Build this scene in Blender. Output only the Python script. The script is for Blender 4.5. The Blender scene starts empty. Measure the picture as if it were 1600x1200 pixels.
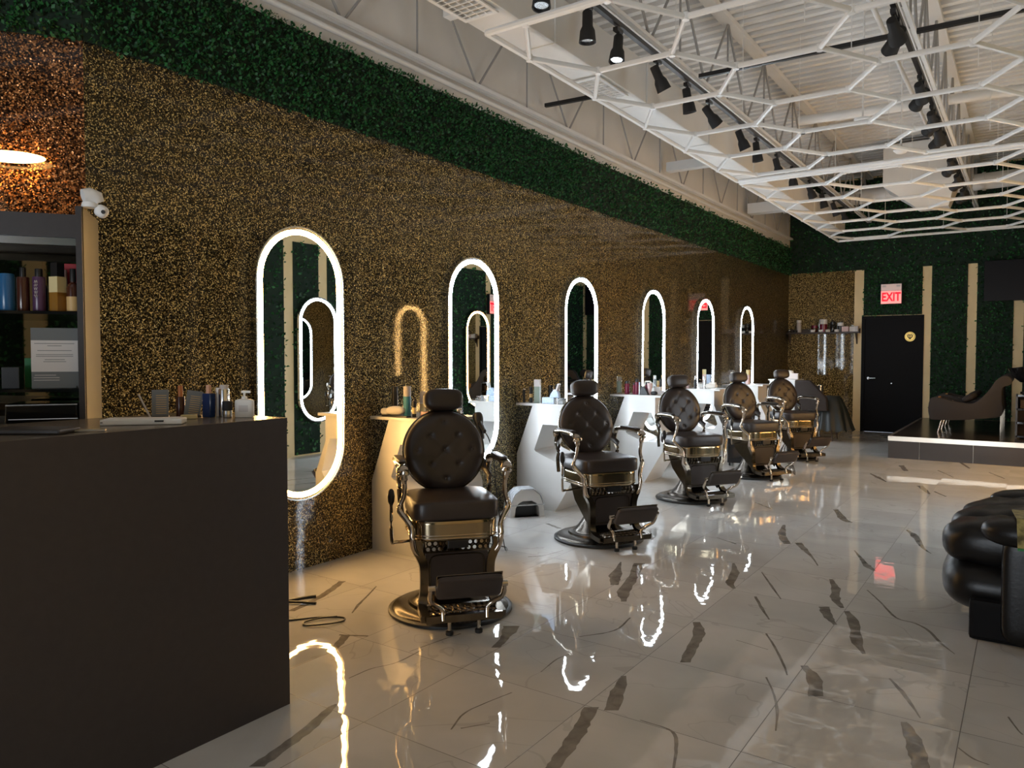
import bpy, bmesh, math, random
import numpy as np
from mathutils import Vector, Matrix, Euler
random.seed(7)
rng = np.random.default_rng(11)
PI = math.pi
S = bpy.context.scene
COL = S.collection

# ------------------------------------------------------------------ camera
H = 1.40
PSI, PIT = math.radians(34.537), math.radians(2.137)
cam_d = bpy.data.cameras.new('camera'); cam = bpy.data.objects.new('camera', cam_d); COL.objects.link(cam)
cam.location = (0, 0, H)
cam.rotation_euler = (PI/2 - PIT, 0, PSI)
cam_d.sensor_width = 36.0; cam_d.lens = 36.0*1179/1600
cam_d.clip_start = 0.02
S.camera = cam
# ------------------------------------------------------------------ light + exposure
w = bpy.data.worlds.new('world'); S.world = w; w.use_nodes = True
w.node_tree.nodes['Background'].inputs[0].default_value = (0.75, 0.85, 1.0, 1)
w.node_tree.nodes['Background'].inputs[1].default_value = 0.45
S.view_settings.view_transform = 'Standard'; S.view_settings.look = 'None'
S.view_settings.exposure = 1.12; S.view_settings.gamma = 1.0; S.view_settings.use_curve_mapping = False

LED_WHITE, LED_WARM = 27.0, 30.0
def area_light(name, loc, rot, sx, sy, power, col):
    d = bpy.data.lights.new(name, 'AREA'); d.shape = 'RECTANGLE'; d.size = sx; d.size_y = sy
    d.energy = power; d.color = col
    o = bpy.data.objects.new(name, d); COL.objects.link(o); o.location = loc; o.rotation_euler = rot
    return o
# daylight bounced off the forecourt, coming in through the storefront bay behind the photographer
area_light('storefront_daylight', (-1.3, -4.7, 0.2), (PI/2+0.6, 0, 0), 3.2, 2.4, 190, (0.86, 0.93, 1.0))

# ------------------------------------------------------------------ helpers
class MB:
    def __init__(s): s.v = []; s.f = []; s.m = []
    def add(s, vs, fs, mi=0):
        o = len(s.v); s.v += [tuple(p) for p in vs]; s.f += [tuple(i+o for i in f) for f in fs]; s.m += [mi]*len(fs); return s
    def box(s, c, size, rot=None, mi=0):
        hx, hy, hz = size[0]/2, size[1]/2, size[2]/2
        M = rot if rot is not None else Matrix.Identity(3)
        vs = [Vector(c) + M @ Vector((x*hx, y*hy, z*hz)) for x in (-1, 1) for y in (-1, 1) for z in (-1, 1)]
        return s.add(vs, [(0,1,3,2),(4,6,7,5),(0,4,5,1),(2,3,7,6),(0,2,6,4),(1,5,7,3)], mi)
    def b2(s, a, b, mi=0):
        return s.box([(a[i]+b[i])/2 for i in range(3)], [abs(b[i]-a[i]) for i in range(3)], None, mi)
    def lathe(s, prof, c=(0,0,0), n=32, M=None, mi=0, cap=True):
        M = M if M is not None else Matrix.Identity(3); c = Vector(c); vs = []
        for r, z in prof:
            for k in range(n):
                a = 2*PI*k/n; vs.append(c + M @ Vector((r*math.cos(a), r*math.sin(a), z)))
        fs = []
        for i in range(len(prof)-1):
            for k in range(n):
                k2 = (k+1) % n; fs.append((i*n+k, i*n+k2, (i+1)*n+k2, (i+1)*n+k))
        if cap:
            fs.append(tuple(range(n))[::-1]); fs.append(tuple((len(prof)-1)*n+k for k in range(n)))
        return s.add(vs, fs, mi)
    def cyl(s, a, b, r, n=12, r2=None, mi=0):
        a, b = Vector(a), Vector(b); d = b-a
        M = d.to_track_quat('Z', 'Y').to_matrix()
        return s.lathe([(r, 0), (r2 if r2 is not None else r, d.length)], a, n, M, mi)
    def tube(s, pts, r, n=10, closed=False, sx=1.0, sy=1.0, mi=0, up=(0,0,1), square=False):
        P = [Vector(p) for p in pts]; m = len(P); vs = []
        R = r if isinstance(r, (list, tuple)) else [r]*m
        up = Vector(up)
        for i in range(m):
            if closed: t = P[(i+1) % m]-P[i-1]
            else: t = P[min(i+1, m-1)]-P[max(i-1, 0)]
            t.normalize(); x = t.cross(up)
            if x.length < 1e-3: x = t.cross(Vector((0,1,0)))
            x.normalize(); y = x.cross(t).normalized()
            for k in range(n):
                a = 2*PI*(k+(0.5 if square else 0))/n
                q = 1.414 if square else 1
                vs.append(P[i] + x*math.cos(a)*R[i]*sx*q + y*math.sin(a)*R[i]*sy*q)
        fs = []
        for i in range(m if closed else m-1):
            j = (i+1) % m
            for k in range(n):
                k2 = (k+1) % n; fs.append((i*n+k, i*n+k2, j*n+k2, j*n+k))
        if not closed: fs += [tuple(range(n))[::-1], tuple((m-1)*n+k for k in range(n))]
        return s.add(vs, fs, mi)
    def prism(s, poly, axis, a, b, mi=0):
        # poly: 2D outline; axis 'x','y','z' extrusion between a and b
        def p3(p, t):
            if axis == 'y': return (p[0], t, p[1])
            if axis == 'x': return (t, p[0], p[1])
            return (p[0], p[1], t)
        n = len(poly); vs = [p3(p, a) for p in poly]+[p3(p, b) for p in poly]
        fs = [tuple(range(n)), tuple(range(n, 2*n))[::-1]] + [(i, i+n, (i+1) % n+n, (i+1) % n) for i in range(n)]
        return s.add(vs, fs, mi)
    def frame(s, outer, inner, axis, a, b, mi=0):
        def p3(p, t):
            if axis == 'y': return (p[0], t, p[1])
            if axis == 'x': return (t, p[0], p[1])
            return (p[0], p[1], t)
        n = len(outer)
        vs = [p3(p, a) for p in outer]+[p3(p, a) for p in inner]+[p3(p, b) for p in outer]+[p3(p, b) for p in inner]
        fs = []
        for i in range(n):
            j = (i+1) % n
            fs += [(i, j, n+j, n+i), (2*n+i, 3*n+i, 3*n+j, 2*n+j), (i, 2*n+i, 2*n+j, j), (n+i, n+j, 3*n+j, 3*n+i)]
        return s.add(vs, fs, mi)
    def pillow(s, c, size, e=4.0, M=None, n=24, rings=12, dome=0.0, mi=0, e2=2.6):
        # superellipsoid cushion
        M = M if M is not None else Matrix.Identity(3); c = Vector(c); vs = []
        def sg(v, p): return math.copysign(abs(v)**p, v)
        for i in range(rings+1):
            ph = -PI/2 + PI*i/rings
            for k in range(n):
                th = 2*PI*k/n
                x = sg(math.cos(ph), 2/e2)*sg(math.cos(th), 2/e); y = sg(math.cos(ph), 2/e2)*sg(math.sin(th), 2/e); z = sg(math.sin(ph), 2/e2)
                zz = z*size[2]/2
                if z > 0: zz += dome*(1-x*x)*(1-y*y)
                vs.append(c + M @ Vector((x*size[0]/2, y*size[1]/2, zz)))
        fs = [(i*n+k, i*n+(k+1) % n, (i+1)*n+(k+1) % n, (i+1)*n+k) for i in range(rings) for k in range(n)]
        return s.add(vs, fs, mi)
    def build(s, name, mat, parent=None, smooth=False, bevel=0.0, subs=0):
        me = bpy.data.meshes.new(name); me.from_pydata(s.v, [], s.f)
        for m_ in (mat if isinstance(mat, (list, tuple)) else [mat]): me.materials.append(m_)
        if any(s.m): me.polygons.foreach_set('material_index', s.m)
        bm = bmesh.new(); bm.from_mesh(me); bmesh.ops.remove_doubles(bm, verts=bm.verts, dist=1e-5)
        bmesh.ops.recalc_face_normals(bm, faces=bm.faces)
        if bevel > 0:
            es = [e for e in bm.edges if len(e.link_faces) == 2 and e.calc_face_angle(0) > 0.6]
            bmesh.ops.bevel(bm, geom=es, offset=bevel, segments=2, affect='EDGES', profile=0.6)
        bm.to_mesh(me); bm.free()
        if smooth: me.shade_auto_smooth(angle=math.radians(40)) if hasattr(me, 'shade_auto_smooth') else [setattr(p, 'use_smooth', True) for p in me.polygons]
        if smooth:
            for p in me.polygons: p.use_smooth = True
            me.set_sharp_from_angle(angle=math.radians(42))
        o = bpy.data.objects.new(name, me); COL.objects.link(o)
        if parent is not None: o.parent = parent
        return o
def rz(a): return Matrix.Rotation(a, 3, 'Z')
def rx(a): return Matrix.Rotation(a, 3, 'X')
def ry(a): return Matrix.Rotation(a, 3, 'Y')
def tag(o, label=None, cat=None, group=None, kind=None):
    if label: o['label'] = label
    if cat: o['category'] = cat
    if group: o['group'] = group
    if kind: o['kind'] = kind
    return o
def thing(name, label, cat, loc=(0,0,0), rot=0, group=None):
    o = bpy.data.objects.new(name, None); COL.objects.link(o); o.empty_display_size = 0.1
    o.location = loc; o.rotation_euler = (0, 0, rot); return tag(o, label, cat, group)
def struct(name, mb, mat, **k): return tag(mb.build(name, mat, **k), kind='structure')
def copy_tree(o, parent=None):
    c = o.copy(); COL.objects.link(c)
    if parent is not None: c.parent = parent
    for ch in list(o.children): copy_tree(ch, c)
    return c
def smoothpath(pts, k=6):
    # Catmull-Rom
    P = [Vector(p) for p in pts]; P = [P[0]*2-P[1]]+P+[P[-1]*2-P[-2]]; out = []
    for i in range(1, len(P)-2):
        for j in range(k):
            t = j/k; a, b, c, d = P[i-1], P[i], P[i+1], P[i+2]
            out.append(0.5*((2*b)+(c-a)*t+(2*a-5*b+4*c-d)*t*t+(3*b-a-3*c+d)*t**3))
    out.append(P[-2]); return out

# ------------------------------------------------------------------ materials
def mat(name, col, rough=0.5, metal=0.0, coat=0.0, coat_r=0.05, emit=None, es=0.0, ior=1.5, trans=0.0, bump=None, var=0.0, vscale=4.0, alpha=1.0, sheen=0.0, spec=0.5):
    m = bpy.data.materials.new(name); m.use_nodes = True; nt = m.node_tree; b = nt.nodes['Principled BSDF']
    b.inputs['Base Color'].default_value = (*col, 1); b.inputs['Roughness'].default_value = rough
    b.inputs['Metallic'].default_value = metal; b.inputs['Coat Weight'].default_value = coat; b.inputs['Coat Roughness'].default_value = coat_r
    b.inputs['IOR'].default_value = ior; b.inputs['Transmission Weight'].default_value = trans; b.inputs['Alpha'].default_value = alpha
    b.inputs['Specular IOR Level'].default_value = spec
    if sheen: b.inputs['Sheen Weight'].default_value = sheen
    if emit: b.inputs['Emission Color'].default_value = (*emit, 1); b.inputs['Emission Strength'].default_value = es
    tc = nt.nodes.new('ShaderNodeTexCoord')
    if var > 0:
        nz = nt.nodes.new('ShaderNodeTexNoise'); nz.inputs['Scale'].default_value = vscale; nz.inputs['Detail'].default_value = 4
        rp = nt.nodes.new('ShaderNodeValToRGB')
        rp.color_ramp.elements[0].position = 0.3; rp.color_ramp.elements[1].position = 0.7
        rp.color_ramp.elements[0].color = (*[c*(1-var) for c in col], 1); rp.color_ramp.elements[1].color = (*[min(1, c*(1+var)) for c in col], 1)
        nt.links.new(tc.outputs['Object'], nz.inputs['Vector']); nt.links.new(nz.outputs['Fac'], rp.inputs['Fac']); nt.links.new(rp.outputs['Color'], b.inputs['Base Color'])
    if bump:
        nz = nt.nodes.new('ShaderNodeTexNoise'); nz.inputs['Scale'].default_value = bump[0]; nz.inputs['Detail'].default_value = 5
        bp = nt.nodes.new('ShaderNodeBump'); bp.inputs['Strength'].default_value = bump[1]; bp.inputs['Distance'].default_value = bump[2] if len(bump) > 2 else 0.002
        nt.links.new(tc.outputs['Object'], nz.inputs['Vector']); nt.links.new(nz.outputs['Fac'], bp.inputs['Height']); nt.links.new(bp.outputs['Normal'], b.inputs['Normal'])
    return m
M = {}
M['leather'] = mat('dark_brown_leather', (0.030, 0.021, 0.018), 0.36, bump=(140, 0.5, 0.0006), var=0.12, vscale=9)
M['black_leather'] = mat('black_leather', (0.006, 0.0055, 0.0055), 0.34, spec=0.3, bump=(60, 0.5, 0.0012))
M['chrome'] = mat('antique_nickel', (0.50, 0.44, 0.37), 0.16, 1.0, var=0.08, vscale=20)
M['dark_metal'] = mat('dark_antique_metal', (0.13, 0.11, 0.085), 0.22, 1.0, var=0.15, vscale=15)
M['band'] = mat('brushed_brass_band', (0.36, 0.29, 0.19), 0.16, 1.0)
M['base_metal'] = mat('dark_base_metal', (0.075, 0.065, 0.055), 0.25, 1.0)
M['rubber'] = mat('black_rubber', (0.012, 0.012, 0.012), 0.45)
M['black'] = mat('black_plastic', (0.010, 0.010, 0.011), 0.35)
M['black_matte'] = mat('matte_black', (0.012, 0.012, 0.013), 0.7)
M['gloss_black'] = mat('gloss_black', (0.008, 0.008, 0.009), 0.08, coat=0.5)
M['white_gloss'] = mat('white_laminate', (0.64, 0.63, 0.61), 0.25, var=0.02)
M['white'] = mat('white_paint', (0.78, 0.77, 0.75), 0.5, var=0.03)
M['white_wall'] = mat('white_wall_paint', (0.72, 0.70, 0.66), 0.6, var=0.06, vscale=2)
M['white_metal'] = mat('white_coated_metal', (0.80, 0.80, 0.79), 0.35, var=0.03)
M['deck'] = mat('galvanised_white_deck', (0.78, 0.77, 0.75), 0.5, var=0.08, vscale=1.2)
M['grey_steel'] = mat('grey_painted_steel', (0.34, 0.33, 0.32), 0.45)
M['duct'] = mat('white_duct', (0.72, 0.71, 0.68), 0.45, var=0.05, vscale=2)
M['cream'] = mat('cream_wall_paint', (0.78, 0.60, 0.32), 0.45, var=0.04)
M['door_black'] = mat('door_black', (0.006, 0.006, 0.007), 0.6, spec=0.12)
M['tv_black'] = mat('tv_black', (0.006, 0.006, 0.008), 0.35, spec=0.15)
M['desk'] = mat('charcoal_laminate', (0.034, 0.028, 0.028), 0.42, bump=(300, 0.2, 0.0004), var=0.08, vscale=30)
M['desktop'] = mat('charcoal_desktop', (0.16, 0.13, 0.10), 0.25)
M['mirror'] = mat('mirror_glass', (0.88, 0.90, 0.89), 0.0, 1.0)
M['led_white'] = mat('led_white', (1, 1, 1), 0.4, emit=(0.80, 0.90, 1.0), es=LED_WHITE)
M['led_warm'] = mat('led_warm', (1, 1, 1), 0.4, emit=(1.0, 0.56, 0.18), es=LED_WARM)
M['platform'] = mat('dark_platform_tile', (0.028, 0.022, 0.018), 0.22, var=0.15, vscale=3)
M['platform_face'] = mat('dark_platform_face', (0.030, 0.024, 0.021), 0.4, var=0.12, vscale=3)
M['trim_metal'] = mat('aluminium_edge_trim', (0.75, 0.68, 0.58), 0.3, 1.0)
M['fabric_dark'] = mat('dark_grey_upholstery', (0.016, 0.013, 0.013), 0.75, bump=(200, 0.4, 0.001))
M['orange_fab'] = mat('tan_orange_upholstery', (0.55, 0.27, 0.08), 0.5)
M['cape'] = mat('dark_green_black_cape', (0.008, 0.012, 0.012), 0.5, bump=(9, 0.6, 0.01))
M['cape_brown'] = mat('dark_brown_cloth', (0.018, 0.011, 0.008), 0.8)
M['clear'] = mat('clear_plastic', (0.9, 0.95, 1.0), 0.08, trans=0.85, ior=1.3)
M['bag'] = mat('clear_bag_film', (0.85, 0.88, 0.92), 0.25, trans=0.5, ior=1.2, bump=(25, 1.0, 0.02))
M['paper'] = mat('white_paper', (0.72, 0.68, 0.66), 0.7)
M['grey_print'] = mat('grey_print', (0.16, 0.17, 0.17), 0.6)
M['ink'] = mat('dark_ink', (0.03, 0.03, 0.03), 0.7)
M['blue'] = mat('blue_can', (0.02, 0.11, 0.26), 0.25)
M['deep_blue'] = mat('deep_blue_liquid_bottle', (0.012, 0.035, 0.13), 0.15)
M['purple'] = mat('purple_bottle', (0.075, 0.030, 0.080), 0.3)
M['maroon'] = mat('maroon_bottle', (0.16, 0.012, 0.035), 0.22)
M['red'] = mat('red_carton', (0.42, 0.02, 0.03), 0.5)
M['amber'] = mat('amber_bottle', (0.28, 0.13, 0.02), 0.2)
M['brown_b'] = mat('dark_brown_bottle', (0.06, 0.018, 0.010), 0.2)
M['yellow_label'] = mat('pale_yellow_label', (0.70, 0.58, 0.30), 0.5)
M['orange_cap'] = mat('orange_cap', (0.50, 0.16, 0.04), 0.4)
M['peach'] = mat('peach_cap', (0.75, 0.42, 0.28), 0.4)
M['tan'] = mat('tan_label', (0.62, 0.40, 0.16), 0.5)
M['green_can'] = mat('grey_green_can', (0.20, 0.25, 0.20), 0.35)
M['teal'] = mat('teal_blue_can', (0.05, 0.22, 0.32), 0.3)
M['light_blue'] = mat('light_blue_box', (0.50, 0.62, 0.82), 0.5, var=0.2, vscale=60)
M['pink'] = mat('pale_pink_plastic', (0.70, 0.50, 0.48), 0.4)
M['grey_cap'] = mat('grey_white_cap', (0.52, 0.48, 0.46), 0.4)
M['silver'] = mat('silver', (0.7, 0.7, 0.7), 0.2, 1.0)
M['gold'] = mat('gold_foil', (0.75, 0.52, 0.16), 0.3, 1.0)
M['green_dark'] = mat('hedge_backing', (0.006, 0.020, 0.010), 0.9)
M['book'] = mat('magazine_cover', (0.30, 0.26, 0.10), 0.35, var=0.7, vscale=30)
M['green_edge'] = mat('green_edge', (0.02, 0.20, 0.06), 0.5)
M['wood'] = mat('dark_wood_shelf', (0.045, 0.028, 0.020), 0.5)
M['towel'] = mat('white_towel', (0.75, 0.70, 0.64), 0.9, bump=(60, 0.6, 0.004))
M['exit_face'] = mat('exit_sign_red_light', (0.5, 0.1, 0.08), 0.4, emit=(1.0, 0.28, 0.25), es=0.6)
M['exit_letters'] = mat('exit_sign_letters', (0.9, 0.0, 0.02), 0.4, emit=(1.0, 0.0, 0.012), es=0.8)
M['exit_top'] = mat('exit_sign_housing', (0.60, 0.52, 0.48), 0.5, emit=(0.9, 0.55, 0.5), es=0.12)
M['warm_lamp'] = mat('warm_lamp_diffuser', (1, 0.9, 0.7), 0.4, emit=(1.0, 0.50, 0.15), es=9)
M['screen_led'] = mat('warm_shelf_led', (1, 1, 1), 0.4, emit=(1.0, 0.75, 0.5), es=3)

def leaf_mat():
    m = bpy.data.materials.new('boxwood_leaf'); m.use_nodes = True; nt = m.node_tree; b = nt.nodes['Principled BSDF']
    g = nt.nodes.new('ShaderNodeNewGeometry'); r = nt.nodes.new('ShaderNodeValToRGB')
    r.color_ramp.elements[0].color = (0.004, 0.035, 0.012, 1); r.color_ramp.elements[1].color = (0.026, 0.16, 0.036, 1)
    nt.links.new(g.outputs['Random Per Island'], r.inputs['Fac']); nt.links.new(r.outputs['Color'], b.inputs['Base Color'])
    b.inputs['Roughness'].default_value = 0.55
    return m
M['leaf'] = leaf_mat()

def glitter_mat(name, dark, mid, hot, scale=125, coat=0.55):
    m = bpy.data.materials.new(name); m.use_nodes = True; nt = m.node_tree; b = nt.nodes['Principled BSDF']; N = nt.nodes.new; L = nt.links.new
    tc = N('ShaderNodeTexCoord'); v = N('ShaderNodeTexVoronoi'); v.inputs['Scale'].default_value = scale
    L(tc.outputs['Object'], v.inputs['Vector'])
    sp = N('ShaderNodeSeparateColor'); L(v.outputs['Color'], sp.inputs['Color'])
    r = N('ShaderNodeValToRGB'); e = r.color_ramp.elements; e[0].position = 0.42; e[0].color = (*dark, 1); e[1].position = 0.72; e[1].color = (*mid, 1)
    x = e.new(0.94); x.color = (*hot, 1)
    L(sp.outputs['Red'], r.inputs['Fac']); L(r.outputs['Color'], b.inputs['Base Color'])
    g = N('ShaderNodeNewGeometry'); s1 = N('ShaderNodeVectorMath'); s1.operation = 'SUBTRACT'; s1.inputs[1].default_value = (0.5, 0.5, 0.5)
    L(v.outputs['Color'], s1.inputs[0]); s2 = N('ShaderNodeVectorMath'); s2.operation = 'SCALE'; s2.inputs['Scale'].default_value = 1.2; L(s1.outputs[0], s2.inputs[0])
    s3 = N('ShaderNodeVectorMath'); s3.operation = 'ADD'; L(s2.outputs[0], s3.inputs[0]); L(g.outputs['Normal'], s3.inputs[1])
    s4 = N('ShaderNodeVectorMath'); s4.operation = 'NORMALIZE'; L(s3.outputs[0], s4.inputs[0]); L(s4.outputs[0], b.inputs['Normal'])
    b.inputs['Metallic'].default_value = 0.85; b.inputs['Roughness'].default_value = 0.42
    b.inputs['Coat Weight'].default_value = coat; b.inputs['Coat Roughness'].default_value = 0.02
    nz = N('ShaderNodeTexNoise'); nz.inputs['Scale'].default_value = 90; bp = N('ShaderNodeBump'); bp.inputs['Strength'].default_value = 0.12; bp.inputs['Distance'].default_value = 0.0006
    L(tc.outputs['Object'], nz.inputs['Vector']); L(nz.outputs['Fac'], bp.inputs['Height']); L(bp.outputs['Normal'], b.inputs['Coat Normal'])
    return m
M['glitter'] = glitter_mat('gold_glitter_panel', (0.010, 0.007, 0.003), (0.155, 0.108, 0.034), (0.78, 0.62, 0.28), 165)
M['glitter_copper'] = glitter_mat('copper_glitter_panel', (0.018, 0.006, 0.002), (0.24, 0.095, 0.03), (0.7, 0.33, 0.13), 150)

TX, TY = 0.628, 0.604
def floor_mat(name, vein):
    m = bpy.data.materials.new(name); m.use_nodes = True; nt = m.node_tree; b = nt.nodes['Principled BSDF']; N = nt.nodes.new; L = nt.links.new
    tc = N('ShaderNodeTexCoord'); sx = N('ShaderNodeSeparateXYZ'); L(tc.outputs['Object'], sx.inputs[0])
    def mth(op, a, c=None, d=None):
        n = N('ShaderNodeMath'); n.operation = op
        for i, q in enumerate((a, c, d)):
            if q is None: continue
            if isinstance(q, (int, float)): n.inputs[i].default_value = q
            else: L(q, n.inputs[i])
        return n.outputs[0]
    ux = mth('DIVIDE', mth('ADD', sx.outputs['X'], 0.19), TX); uy = mth('DIVIDE', mth('SUBTRACT', sx.outputs['Y'], 3.222), TY)
    ix, iy = mth('FLOOR', ux), mth('FLOOR', uy); fx, fy = mth('FRACT', ux), mth('FRACT', uy)
    def edge(f, s): return mth('MULTIPLY', mth('MINIMUM', f, mth('SUBTRACT', 1.0, f)), s)
    ed = mth('MINIMUM', edge(fx, TX), edge(fy, TY)); gr = mth('LESS_THAN', ed, 0.0016)
    cb = N('ShaderNodeCombineXYZ'); L(ix, cb.inputs[0]); L(iy, cb.inputs[1])
    wn = N('ShaderNodeTexWhiteNoise'); L(cb.outputs[0], wn.inputs['Vector'])
    # per tile offset into the marble clouds
    off = N('ShaderNodeVectorMath'); off.operation = 'SCALE'; off.inputs['Scale'].default_value = 9.0; L(wn.outputs['Color'], off.inputs[0])
    ad = N('ShaderNodeVectorMath'); ad.operation = 'ADD'; L(tc.outputs['Object'], ad.inputs[0]); L(off.outputs[0], ad.inputs[1])
    nz = N('ShaderNodeTexNoise'); nz.inputs['Scale'].default_value = 1.6; nz.inputs['Detail'].default_value = 6; nz.inputs['Distortion'].default_value = 0.6; L(ad.outputs[0], nz.inputs['Vector'])
    r = N('ShaderNodeValToRGB'); e = r.color_ramp.elements
    if vein:
        nz.inputs['Scale'].default_value = 14
        e[0].position = 0.3; e[0].color = (0.15, 0.135, 0.12, 1); e[1].position = 0.7; e[1].color = (0.28, 0.26, 0.235, 1)
    else:
        e[0].position = 0.35; e[0].color = (0.50, 0.49, 0.47, 1); e[1].position = 0.65; e[1].color = (0.60, 0.59, 0.57, 1)
    L(nz.outputs['Fac'], r.inputs['Fac'])
    # fine hairline veins
    n2 = N('ShaderNodeTexNoise'); n2.inputs['Scale'].default_value = 1.1; n2.inputs['Detail'].default_value = 3; n2.inputs['Distortion'].default_value = 1.2; L(ad.outputs[0], n2.inputs['Vector'])
    hair = mth('LESS_THAN', mth('ABSOLUTE', mth('SUBTRACT', n2.outputs['Fac'], 0.50)), 0.0035)
    mx = N('ShaderNodeMix'); mx.data_type = 'RGBA'; L(mth('MULTIPLY', hair, 0.22 if not vein else 0.0), mx.inputs['Factor']); L(r.outputs['Color'], mx.inputs['A']); mx.inputs['B'].default_value = (0.24, 0.22, 0.2, 1)
    m2 = N('ShaderNodeMix'); m2.data_type = 'RGBA'; L(gr, m2.inputs['Factor']); L(mx.outputs['Result'], m2.inputs['A']); m2.inputs['B'].default_value = (0.09, 0.08, 0.07, 1)
    L(m2.outputs['Result'], b.inputs['Base Color'])
    L(mth('ADD', 0.022, mth('MULTIPLY', gr, 0.5)), b.inputs['Roughness']); b.inputs['IOR'].default_value = 1.8
    # tile lippage + gentle polish waviness
    sc = N('ShaderNodeSeparateColor'); L(wn.outputs['Color'], sc.inputs['Color'])
    tilt = mth('ADD', mth('MULTIPLY', mth('MULTIPLY', mth('SUBTRACT', sc.outputs['Red'], 0.5), fx), TX), mth('MULTIPLY', mth('MULTIPLY', mth('SUBTRACT', sc.outputs['Green'], 0.5), fy), TY))
    n3 = N('ShaderNodeTexNoise'); n3.inputs['Scale'].default_value = 5.5; n3.inputs['Detail'].default_value = 2; L(ad.outputs[0], n3.inputs['Vector'])
    hgt = mth('ADD', mth('MULTIPLY', tilt, 0.010), mth('MULTIPLY', n3.outputs['Fac'], 0.0011))
    bp = N('ShaderNodeBump'); bp.inputs['Distance'].default_value = 1.0; bp.inputs['Strength'].default_value = 1.0; L(hgt, bp.inputs['Height']); L(bp.outputs['Normal'], b.inputs['Normal'])
    return m
M['floor'] = floor_mat('marble_tile', False); M['vein'] = floor_mat('marble_tile_vein', True)

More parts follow.
